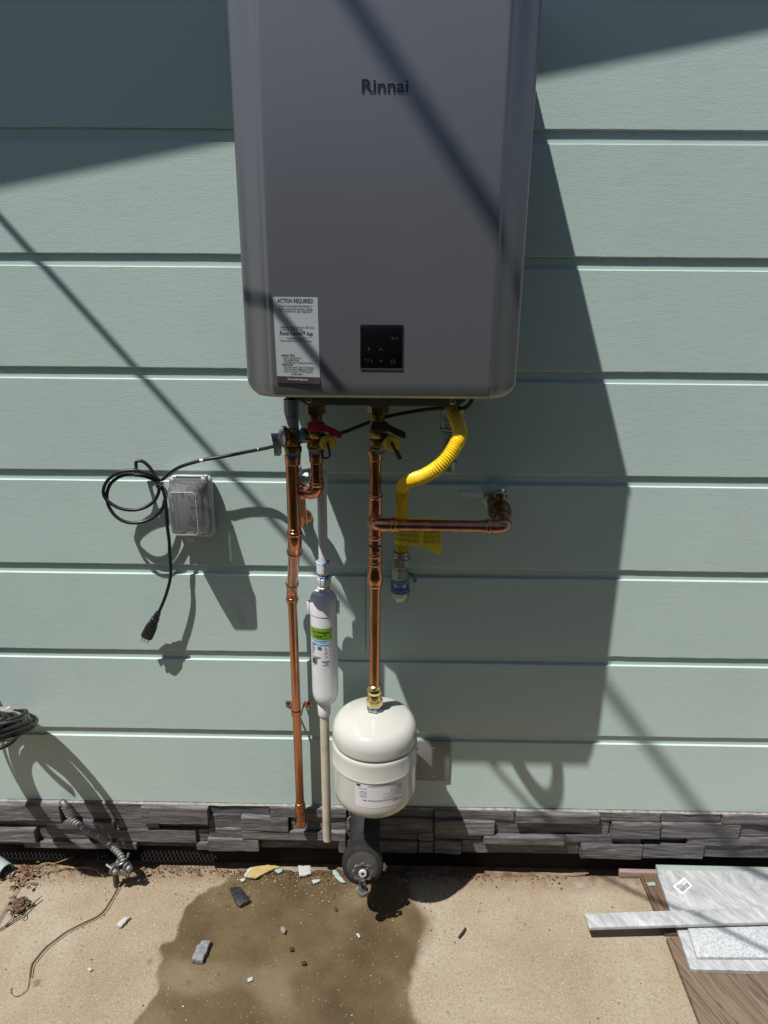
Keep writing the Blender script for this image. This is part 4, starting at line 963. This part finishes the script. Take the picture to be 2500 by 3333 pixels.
for px, py in ((657, 1498.5), (816, 1468.5), (842, 1462)):
    q = W(px, py, .054 if px < 700 else (.064 if px < 830 else .082)); MB().tube([q+V((-.004, -.0004, -.0008)), q+V((.004, -.0004, .0008))], .00415, 10).build('white_print', 'white', pc_) if px < 700 else MB().tube([q+V((-.001, -.0004, -.0006)), q+V((.001, -.0004, .0006))], .00412, 10).build('white_print', 'white', pc_)

# ================================================================== CABLE COIL AT THE LEFT
ctip = W(100, 2352, .13); kc = thing('cable_coil', (ctip.x-.12, -.13, ctip.z-.03), 'tied coil of black and grey cables hanging off the siding at the left edge', 'cable coil')
for i, (dz, rr, tilt, m, rx, ph) in enumerate(((.022, .105, .50, 'cableblack', -.014, 0), (.014, .098, .44, 'cablegrey', -.024, .1), (.004, .104, .40, 'cablegrey', -.010, -.1), (-.006, .112, .36, 'cableblack', .000, .05), (-.012, .110, .30, 'cableblack', -.003, .0), (-.020, .102, .33, 'cablegrey', -.012, .15), (.010, .094, .52, 'cableblack', -.030, .2), (-.001, .106, .46, 'cableblack', -.006, -.05), (.000, .090, .40, 'cableblack', -.022, .3), (.016, .112, .46, 'cablegrey', -.020, -.2), (.006, .078, .44, 'cableblack', -.024, .2), (.012, .066, .40, 'cableblack', -.030, .0), (-.004, .084, .48, 'cableblack', -.020, .1), (.000, .072, .38, 'cablegrey', -.026, -.2), (-.014, .096, .42, 'cableblack', -.016, .1))):
    P = []
    for k in range(49):
        q = 2*math.pi*k/48; sx = math.cos(q+ph); sy = math.sin(q+ph)
        P.append(V((ctip.x-.112+rx+sx*rr, -.135+sy*rr*1.05, ctip.z+dz-.004-tilt*sy*rr+.004*math.sin(3*q+i)+.003*math.cos(2*q+i*2))))
    MB().tube(P, .0043 if m == 'cableblack' else .0039, 10, False).build('cable_loop', m, kc)
e = ctip+V((-.030, -.02, -.02))
MB().tube(crom([e, W(52, 2402, .19), W(26, 2424, .215), W(-20, 2440, .23), W(-90, 2450, .23)], 8), .0050, 10).build('cable_tail', 'cableblack', kc)
MB().tube(crom([W(-150, 2020, .02), W(-130, 2120, .035), W(-100, 2230, .06), W(-60, 2300, .09), W(-20, 2330, .11)], 8), .0065, 10).build('cable_tail', 'cableblack', kc)
cn = MB()
for px, py, rz in ((-10, 2350, .4), (14, 2362, -.3), (20, 2352, .9)): cn.box(W(px, py, .15), (.030, .014, .012), Matrix.Rotation(rz, 3, 'Y'), .002)
cn.build('connector', 'black', kc)
q = W(92, 2339, .10); MB().tube([q+V((-.008, 0, .003)), q+V((.006, 0, -.003))], .0045, 8).build('white_tie', 'white', kc)
MB().tube([q+V((-.045, 0, .032)), q+V((-.041, 0, .024))], .0052, 8).build('white_tie', 'white', kc)

# ================================================================== FLEXIBLE CONDUIT AND ROD CLAMP
CP = Q([(206, 2612, .022), (214, 2634, .030), (236, 2668, .045), (285, 2702, .056), (345, 2740, .072), (388, 2778, .092), (404, 2804, .104)])
path = resample(crom(CP, 14), .0011)
fc = thing('flexible_conduit', G(385, 2840), 'grey spiral metal conduit running from the stone down to the rod clamp', 'conduit')
seg = 16; rings = []; mb = MB()
prev = None
for i, p in enumerate(path):
    t = (path[min(i+1, len(path)-1)]-path[max(i-1, 0)]).normalized()
    x = (V((0, 0, 1)).cross(t)).normalized() if prev is None else (prev-t*prev.dot(t)).normalized(); prev = x; y = t.cross(x)
    rings.append([p+(x*math.cos(2*math.pi*j/seg)+y*math.sin(2*math.pi*j/seg))*(.0080+.0017*math.sin(2*math.pi*(i*.0011/.0082+j/seg))) for j in range(seg)])
mb.rings(rings).build('spiral_tube', 'conduit', fc, 60)
MB().tube(crom(Q([(198, 2606, .020), (210, 2618, .030), (222, 2640, .036), (238, 2662, .042)]), 5), [.005, .007, .009, .010, .010, .009, .010, .011, .010, .010, .010, .011, .010, .009, .009, .008], 8).build('torn_sleeve', 'castgrey', fc)
rb = G(381, 2884); rt = V((rb.x, rb.y, .075))
gr = thing('ground_rod', (rb.x, rb.y, 0), 'rusty ground rod with a grey bolted clamp gripping the spiral conduit', 'ground rod')
MB().cyl(rb-V((0, 0, .02)), rt, .0080, 16).build('rod', 'rust', gr)
cc = W(392, 2812, .10); cl_ = MB()
cl_.box(cc+V((-.010, -.002, -.004)), (.012, .016, .040), Matrix.Rotation(.4, 3, 'Y'), .003).box(cc+V((.014, 0, .0)), (.010, .016, .036), Matrix.Rotation(-.35, 3, 'Y'), .003)
cl_.box(cc+V((.002, -.010, -.018)), (.036, .008, .018), Matrix.Rotation(.25, 3, 'Y'), .003).box(cc+V((.022, .004, .026)), (.006, .008, .014), Matrix.Rotation(.3, 3, 'Y'), .001)
cl_.ring(cc+V((.004, 0, .006)), V((.4, -.3, -.8)), .0135, .0030)
cl_.build('clamp', 'darksteel', gr)
b0 = W(372, 2832, .115); bd = V((1, -.55, -.15)).normalized()
for q_, l_ in ((b0, .030), (W(416, 2822, .112), .016)):
    bo = MB().cyl(q_-bd*l_, q_+bd*.006, .0035, 10).lathe(q_-bd*.006, bd, [(.004, 0), (.013, .001), (.0135, .004), (.011, .006)], 20).hexn(q_+bd*.002, q_+bd*.009, .0095).lathe(q_+bd*.009, bd, [(.0085, 0), (.007, .003), (.001, .0045)], 16)
    bo.build('bolt', 'darksteel', gr, 30)

# ================================================================== HOSE BIB IN PIPE FOAM
hx, hzz = W(1179, 2822, .205).x, W(1179, 2822, .205).z
hbb = thing('hose_bib', (hx, -.12, hzz-.06), 'hose faucet wrapped in thick black pipe foam below the cream tank', 'faucet')
fax = V((0, -1, .30)).normalized(); fce = V((hx, -.205, hzz))
P = crom([V((hx+.003, .04, hzz+.006)), V((hx+.002, -.04, hzz+.002)), V((hx+.001, -.10, hzz-.020)), fce-fax*.052, fce-fax*.03], 6)
MB().tube(P, [.0405+.0008*math.sin(i*1.9) for i in range(len(P))], 36).build('foam_sleeve', 'foam', hbb)
MB().lathe(fce-fax*.046, fax, [(.040, 0), (.0485, .002), (.0515, .010), (.0520, .034), (.0500, .042), (.0445, .0455)], 44).build('foam_collar', 'foam', hbb)
MB().lathe(fce-fax*.001, fax, [(.001, .0010), (.022, .0012), (.042, .0004), (.0452, -.002)], 40).build('foam_face', 'foamface', hbb)
wc = W(1181, 2839, .240); axw = V((.02, -1, .10)).normalized(); fc_ = fce
MB().cyl(fc_, wc, .0075, 14).build('stem', 'brass', hbb)
wx = V((1, 0, 0)); wx = (wx-axw*wx.dot(axw)).normalized(); wy = axw.cross(wx)
wheel = []
NL = 8
for k in range(NL*8):
    q = 2*math.pi*k/(NL*8); rr = .0222+.0020*math.cos(NL*q); wheel.append(wc+(wx*math.cos(q)+wy*math.sin(q))*rr)
hw = MB().tube(wheel+wheel[:1], [.0031+.0008*math.cos(2*math.pi*i/8) for i in range(len(wheel)+1)], 8, False)
for k in range(4):
    q = 2*math.pi*(k+.5)/4; hw.tube([wc+(wx*math.cos(q)+wy*math.sin(q))*.006-axw*.002, wc+(wx*math.cos(q)+wy*math.sin(q))*.0195], .0022, 8)
hw.build('handwheel', 'castgrey', hbb)
MB().lathe(wc-axw*.004, axw, [(.001, 0), (.0118, 0), (.0118, .004), (.010, .006), (.001, .006)], 24).build('hub', 'foamface', hbb)
MB().lathe(wc+axw*.002, axw, [(.0045, 0), (.0098, 0), (.0098, .003), (.0088, .0042), (.0045, .0042)], 24, caps=False).build('hub_ring', 'insert', hbb)
MB().hexn(wc+axw*.001, wc+axw*.0055, .0048).build('wheel_screw', 'rust', hbb, 20)
s0 = V((hx, -.200, hzz-.020)); s1 = W(1181, 2900, .224)
MB().tube(crom([s0+V((0, .02, .01)), s0, s1+V((0, .006, .016)), s1], 6), .0088, 16).build('spout', 'castgrey', hbb)
MB().lathe(s1+V((0, 0, .004)), (0, 0, -1), [(.010, 0), (.0138, .001), (.0132, .003), (.0140, .005), (.0132, .007), (.0140, .009), (.0130, .012), (.009, .0122)], 24).build('spout_thread', 'castgrey', hbb)
MB().tube([W(1248, 2810, .19), W(1254, 2822, .195), W(1249, 2834, .2)], [.004, .0055, .004], 8).build('foam_tape_end', 'rust', hbb)

# ================================================================== MARBLE, PLYWOOD, TIMBER AT THE RIGHT
def slab(name, poly, z0, z1, m, parent=None, bev=.0008, rough=0.0, seed=0):
    "flat piece with the given outline (px) at top height z1"
    P = [G(a, b, z1) for a, b in poly]; P = [V((p.x, p.y, z0)) for p in P]
    return MB().prism(P, (0, 0, z1-z0), bev).build(name, m, parent, 30)
tag(slab('plywood_sheet', ((2170, 3050), (2640, 3056), (2660, 3480), (2345, 3480), (2281, 3333)), .002, .016, 'plywood', None, .001), 'weathered brown plywood sheet with dark cracks lying under the marble tiles', 'plywood')
tag(slab('timber_plank', ((2083, 2846), (2420, 2850), (2440, 3040), (2163, 3036)), .002, .014, 'plank', None, .001), 'dark brown wood plank between the offcut and the plywood, under the big tile', 'plank')
tag(slab('wood_offcut', ((2014, 2826), (2137, 2829), (2140, 2842), (2018, 2838)), .002, .022, 'offcut', None, .0015), 'small pinkish grey wood offcut lying at the foot of the wall', 'wood offcut')
def tile_big():
    z0, z1 = .017, .027
    c = [G(2137, 2833, z1), G(2700, 2838, z1), G(2760, 3168, z1), G(2249, 3155, z1)]
    def edge(a, b, n, amp):
        return [a.lerp(b, i/n)+V((amp*noise.noise(V((i*1.7, amp*900, 0))), amp*noise.noise(V((i*1.3, 5, 0))), 0))*(0 if i == 0 else 1) for i in range(n)]
    P = edge(c[0], c[1], 4, 0)+edge(c[1], c[2], 4, 0)+edge(c[2], c[3], 60, .0022)+edge(c[3], c[0], 40, .0016)
    P = [V((p.x, p.y, z0)) for p in P]
    return MB().prism(P, (0, 0, z1-z0), 0).build('marble_tile', 'marble', None, 30)
tb = tag(tile_big(), 'large grey veined marble tile with a barcode sticker near its corner', 'tile')
def on_tile(a, b, l): return G(a, b, .027+l)
bs = thing('barcode_sticker', on_tile(2222, 2882, .0003), 'small white barcode sticker on the large marble tile', 'sticker')
K = [on_tile(*q, .0004) for q in ((2190.5, 2885.5), (2226.5, 2855), (2253.5, 2883.5), (2220.5, 2912))]
MB().prism(K, (0, 0, .0004)).build('paper', 'barcode_paper', bs, 0)
def kp(u, v): p = K[0].lerp(K[1], u).lerp(K[3].lerp(K[2], u), v); return p+V((0, 0, .0008))
bk = MB(); u = .14
while u < .86:
    b_ = random.choice((.016, .028, .04)); bk.add([kp(u, .48), kp(u+b_, .48), kp(u+b_, .88), kp(u, .88)], [(0, 1, 2, 3)]); u += b_+random.choice((.018, .03))
for v_, a_, c_ in ((.16, .12, .40), (.27, .1, .92), (.38, .12, .55)): bk.add([kp(a_, v_), kp(c_, v_), kp(c_, v_+.05), kp(a_, v_+.05)], [(0, 1, 2, 3)])
stuff(bk.build('barcode', 'ink', bs, 0))
tag(slab('granular_tile', ((2230, 2990), (2700, 2990), (2720, 3117), (2269, 3114)), .0275, .036, 'granular', None, .0012), 'smaller sugary white marble tile lying on the large marble tile', 'tile')
hz_ = .040
sp0, sp1, sp2, sp3 = G(1902, 2974, hz_+.010), G(2700, 2944, hz_+.014), G(2720, 2994, hz_+.014), G(1919, 3019, hz_+.010)
MBs = MB(); th = .010
vsx = [sp0, sp1, sp2, sp3]; lowx = [p-V((0, 0, th)) for p in vsx]
MBs.prism(lowx, (0, 0, th), .001)
tag(MBs.build('marble_strip', m_marble('pale_marble', .3), None, 30), 'long pale marble strip laid across the tiles and jutting over the concrete', 'marble strip')
tag(slab('painted_trim', ((2134, 2813), (2700, 2826), (2700, 2845), (2142, 2836)), .008, .024, 'mint', None, .002), 'pale mint painted trim board between the stone skirting and the large tile', 'trim board')
MBp = MB(); q = [G(*z_, .0165) for z_ in ((2100, 2875), (2112, 2873), (2128, 2871), (2132, 2874), (2134, 2882), (2105, 2884), (2112, 2878))]
tag(MBp.prism(q, (0, 0, .001)).build('paint_flake', 'palegreen', None, 0), 'pale green paint flake lying on the dark plank', 'paint flake')

# ================================================================== LITTER ON THE CONCRETE
def chip(name, poly, h, m, label, cat, z=.002, group=None, bev=.0009, dz=0):
    P0 = [G(a, b, z+h*.5) for a, b in poly]; P = []
    for i, p in enumerate(P0):
        q = P0[(i+1) % len(P0)]; L = (q-p).length; n_ = max(1, int(L/.006))
        for k in range(n_):
            c = p.lerp(q, k/n_); j = min(.0016, L*.12) if k else 0
            P.append(V((c.x+j*random.uniform(-1, 1), c.y+j*random.uniform(-1, 1), z)))
    o = MB().prism(P, (0, 0, h), bev)
    for p in o.v: p.z += .25*h*noise.noise(V((p.x*60, p.y*60, h*100))); p.x += .0012*noise.noise(V((p.x*90, p.y*90, 1)))
    return tag(o.build(name, m, None, 30), label, cat, group)
chip('stone_chip', ((747, 2893), (780, 2889), (816, 2933), (782, 2951), (768, 2940)), .010, 'darkstone', 'dark wet slate chip lying on the upper part of the damp patch', 'stone chip')
chip('stone_chip', ((641, 3083), (657, 3068), (688, 3064), (676, 3094), (660, 3133), (624, 3130)), .014, 'chipstone', 'grey split stone chip with pale top on the damp patch edge', 'stone chip')
chip('plaster_flake', ((795, 2850), (812, 2826), (870, 2817), (915, 2822), (880, 2834), (832, 2860), (806, 2856)), .006, 'plasteryellow', 'long yellow plaster flake at the foot of the wall', 'plaster flake', .006)
chip('plaster_flake', ((794, 2851), (810, 2829), (824, 2824), (812, 2842), (804, 2856)), .0075, 'plaster', 'white tip of broken plaster beside the long yellow flake', 'plaster flake', .006)
chip('plaster_flake', ((971, 2819), (1011, 2820), (1013, 2845), (990, 2852), (974, 2853)), .007, 'plaster', 'squarish white and yellow plaster lump by the wall', 'plaster flake', .005)
chip('plaster_flake', ((892, 2834), (922, 2824), (919, 2838), (905, 2843)), .005, 'palegreen', 'small pale crumb of plaster at the right end of the yellow flake', 'plaster flake', .005)
chip('plaster_flake', ((1014, 2868), (1038, 2861), (1043, 2868), (1020, 2880)), .006, 'plaster', 'white plaster lump midway between the square lump and the faucet', 'plaster flake')
chip('paint_sliver', ((1082, 2832), (1094, 2832), (1126, 2873), (1108, 2871), (1090, 2856)), .003, 'palegreen', 'pale green painted sliver beside the faucet foam', 'paint flake', .004)
chip('plaster_flake', ((781, 2862), (797, 2858), (799, 2866), (785, 2871)), .005, 'plaster', 'white plaster bit just above the dark slate chip', 'plaster flake')
chip('shell_bit', ((381, 3010), (393, 2996), (405, 2988), (428, 2987), (412, 2999), (396, 3018), (386, 3018)), .008, 'plaster', 'knobbly white plaster shard alone on the dry concrete at left', 'plaster shard')
chip('plaster_flake', ((806, 3186), (822, 3179), (824, 3190), (806, 3197)), .003, 'plaster', 'white flake low on the damp patch', 'plaster flake')
chip('plaster_flake', ((1158, 3042), (1166, 3038), (1174, 3049), (1168, 3054)), .004, 'plaster', 'white flake below the faucet handle shadow', 'plaster flake')
chip('plaster_flake', ((283, 3156), (292, 3148), (302, 3156), (292, 3162)), .004, 'plaster', 'small cream flake near the thin dry vine', 'plaster flake')
chip('pebble', ((913, 3022), (924, 3018), (933, 3028), (926, 3040), (915, 3034)), .011, 'offcut', 'small tan pebble in the middle of the damp patch', 'pebble', .001, None, .003)
chip('bead', ((943, 3086), (955, 3084), (957, 3094), (946, 3097)), .006, 'darkspeck', 'upper of two black round crumbs on the damp patch', 'crumb')
chip('bead', ((982, 3131), (996, 3130), (998, 3140), (985, 3142)), .006, 'darkspeck', 'lower of two black round crumbs on the damp patch', 'crumb')
chip('leaf_bit', ((1085, 2955), (1095, 2952), (1100, 2962), (1092, 2966)), .004, 'rust', 'dark red leaf bit above the pale dry spot', 'leaf bit')
o = MB().tube(crom([G(1493, 3052, .004), G(1504, 3038, .006), G(1515, 3022, .004)], 4), .0030, 8); tag(o.build('dark_twig', 'darkstone'), 'short dark twig on the dry concrete right of the damp patch', 'twig')
# grey pipe offcut + white shard
pa, pb = G(-34, 2800, .026), G(20, 2838, .020)
o = MB().lathe(pa, pb-pa, [(.021, 0), (.023, .001), (.023, (pb-pa).length), (.0195, (pb-pa).length), (.0195, .002)], 28, caps=False); tag(o.build('pipe_offcut', 'greypvc'), 'blue grey plastic pipe offcut at the left edge by the wall', 'pipe offcut')
chip('plastic_shard', ((16, 2850), (38, 2822), (51, 2818), (53, 2834), (28, 2858)), .006, 'plaster', 'white plastic shard beside the grey pipe offcut', 'plastic shard', .004)
# bark lump
bk = MB()
bc = G(62, 2950, .008)
for k in range(70):
    q = bc+V((random.gauss(0, .014), random.gauss(0, .012), random.uniform(-.006, .009)))
    bk.box(q, (random.uniform(.006, .016), random.uniform(.003, .007), random.uniform(.002, .006)), Matrix.Rotation(random.uniform(-.9, .9)+.5, 3, 'Z') @ Matrix.Rotation(random.uniform(-.6, .6), 3, 'X'), .0006, 1)
tag(bk.build('bark_lump', 'bark'), 'crumbling brown bark lump on the slab joint at left', 'bark')
tw = MB().tube(crom([G(131, 2921, .012), G(108, 2942, .010), G(88, 2964, .008), G(78, 2977, .007), G(52, 2992, .006), G(18, 3014, .006), G(-10, 3028, .006)], 5), .0017, 6)
tw.tube(crom([G(82, 2974, .008), G(81, 2986, .010), G(74, 2995, .004)], 4), .0012, 6).tube(crom([G(41, 2982, .006), G(32, 2998, .007), G(14, 3014, .006)], 4), .0013, 6)
tag(tw.build('twig', 'twig'), 'forked dry twig beside the bark lump', 'twig')
vn = MB()
for o_ in (0, .004):
    vn.tube(crom([G(a+o_*700, b, .004+o_) for a, b in ((388, 2878), (360, 2930), (326, 2975), (270, 3004), (217, 3031), (178, 3060), (145, 3086), (115, 3122), (102, 3142), (96, 3180))], 6), .0011, 6)
vn.tube(crom([G(a, b, .003) for a, b in ((96, 3180), (93, 3205), (86, 3224), (62, 3241), (45, 3240), (36, 3230), (38, 3214))], 6), .0008, 6)
tag(vn.build('dry_vine', 'vine'), 'thin dry vine trailing from the ground rod across the dry concrete', 'vine')
sw = MB(); random.seed(3)
for k, P in enumerate(((( 92, 2830), (150, 2834), (215, 2824), (300, 2822)), ((140, 2832), (165, 2815), (190, 2806), (240, 2788)), ((118, 2826), (135, 2812), (165, 2809), (176, 2816), (150, 2828)), ((130, 2844), (160, 2828), (205, 2820), (262, 2828)), ((250, 2822), (290, 2826), (320, 2832)), ((310, 2830), (325, 2842), (336, 2850)), ((470, 2822), (420, 2850), (385, 2882)), ((410, 2810), (411, 2830), (412, 2856)), ((1830, 2843), (1880, 2844), (1915, 2842)))):
    sw.tube(crom([G(a, b, .010+.004*random.random()) for a, b in P], 5), .0013, 5)
tag(stuff(sw.build('straw_wisps', 'straw')), 'loose dry straw stems along the foot of the wall at left', 'straw')
lf = MB(); random.seed(11)
for k in range(90):
    px = random.choice((random.gauss(60, 30), random.gauss(95, 25), random.gauss(40, 25))); py = random.gauss(2842, 16) if random.random() < .72 else random.gauss(2880, 9)
    q = G(px, py, .006+.01*random.random()); a_ = random.uniform(.003, .0085); b_ = a_*random.uniform(.3, .6); R3 = Matrix.Rotation(random.uniform(0, 6.28), 3, 'Z') @ Matrix.Rotation(random.uniform(-.7, .7), 3, 'X')
    lf.add([q+R3 @ V(p) for p in ((-a_, 0, 0), (-a_*.4, b_, .001), (a_*.5, b_*.8, .002), (a_, 0, 0), (a_*.5, -b_*.8, .001), (-a_*.4, -b_, .002))], [(0, 1, 2, 3), (0, 3, 4, 5)])
lo_ = lf.build('leaf_litter', 'leaf', None, 0); tag(lo_, 'dead leaf litter heaped around the pipe offcut', 'leaf litter'); lo_['kind'] = 'stuff'
def crumbs(name, n, m, label, fn, s0, s1):
    mb = MB()
    for k in range(n):
        p = fn(); s_ = random.uniform(s0, s1)
        vs = [V((1, 0, 0)), V((-.9, .2, 0)), V((0, .8, .1)), V((.1, -.9, 0)), V((0, .1, .7)), V((0, 0, -.5))]; R3 = Matrix.Rotation(random.uniform(0, 6.28), 3, 'Z')
        vs = [p+(R3 @ V((v.x*s_*random.uniform(.6, 1.3), v.y*s_*random.uniform(.5, 1), v.z*s_))) for v in vs]
        mb.add(vs, [(0, 2, 4), (2, 1, 4), (1, 3, 4), (3, 0, 4), (2, 0, 5), (1, 2, 5), (3, 1, 5), (0, 3, 5)])
    o = mb.build(name, m, None, 0); tag(o, label, 'debris'); o['kind'] = 'stuff'
def near_wall(): return V((random.uniform(-1.1, .15), -.048-abs(random.gauss(0, .045)), .004))
def anywhere(): return V((random.uniform(-1.05, .9), random.uniform(-.75, -.06), .002))
crumbs('pale_crumbs', 600, 'speck', 'tiny pale crumbs scattered over the concrete', lambda: near_wall() if random.random() < .55 else anywhere(), .0007, .0028)
crumbs('dark_crumbs', 450, 'darkspeck', 'tiny dark crumbs scattered over the concrete', lambda: near_wall() if random.random() < .5 else anywhere(), .0007, .0028)
crumbs('soil_clods', 700, 'bark', 'reddish brown soil clods heaped along the slab edge', lambda: V((random.uniform(-1.15, .5), -.040-abs(random.gauss(0, .012)), .004)), .0015, .005)

# ================================================================== WHAT CASTS THE SHADOWS FROM ABOVE
ab, cb = SUN.x, -SUN.z
def cable(za, m, ta, tb, r, x0, x1, name, label, climb=0):
    def P(xw):
        t = ta+tb*xw; zw = za+m*xw+1.62; return V((xw-ab*t, -t, zw+cb*t))
    o = MB().tube(([P(x0)-SUN*climb] if climb else [])+[P(x0), P(x1)], r, 12); tag(o.build(name, 'rubber'), label, 'cable', 'cables overhead')
cable(-.943, -1.23, .517, .32, .0056, -1.4, 1.6, 'overhead_shadow_cable', 'thin black cable slung in front of the wall above the heater')
cable(-.31, -1.31, 1.0, .10, .011, .06, 1.6, 'overhead_shadow_cable', 'unseen thick stand-in cable casting the broad shadow stripe on heater and wall', 1.2)  # unseen stand-in for the broad stripe's caster; top leg follows the sun ray
e0 = .275+1.62; t = .26
def ev(xw, dy=0): return V((xw-ab*t, -t+dy, e0+.184*xw+cb*t))
A_, B_ = ev(-4.5), ev(4.5)
MB().prism([A_, B_, V((B_.x, .2, B_.z)), V((A_.x, .2, A_.z))], (0, 0, .14)).build('roof_overhang', 'roof')
tag(bpy.data.objects['roof_overhang'], 'sloping roof overhang above the house wall', 'roof')

# behind the camera: unseen board fence, added to block low sky and cut fill
fn = thing('added_fence', (0, -3.0, 0), 'unseen dark board fence added across the yard to block low sky', 'fence')
fb = MB().box((0, -3.0, 1.12), (.138, .018, 2.20), None, .003, 1).build('added_fence_board', 'fence', fn)
fb.location.x = -5.6
for k in range(1, 80):
    c = fb.copy(); COL.objects.link(c); c.parent = fn; c.location.x = -5.6+k*.141; c.location.y = .004*math.sin(k*2.7)
for zz_ in (.35, 1.1, 1.9): MB().box((0, -3.04, zz_), (11.3, .05, .09)).build('rail', 'fence', fn)
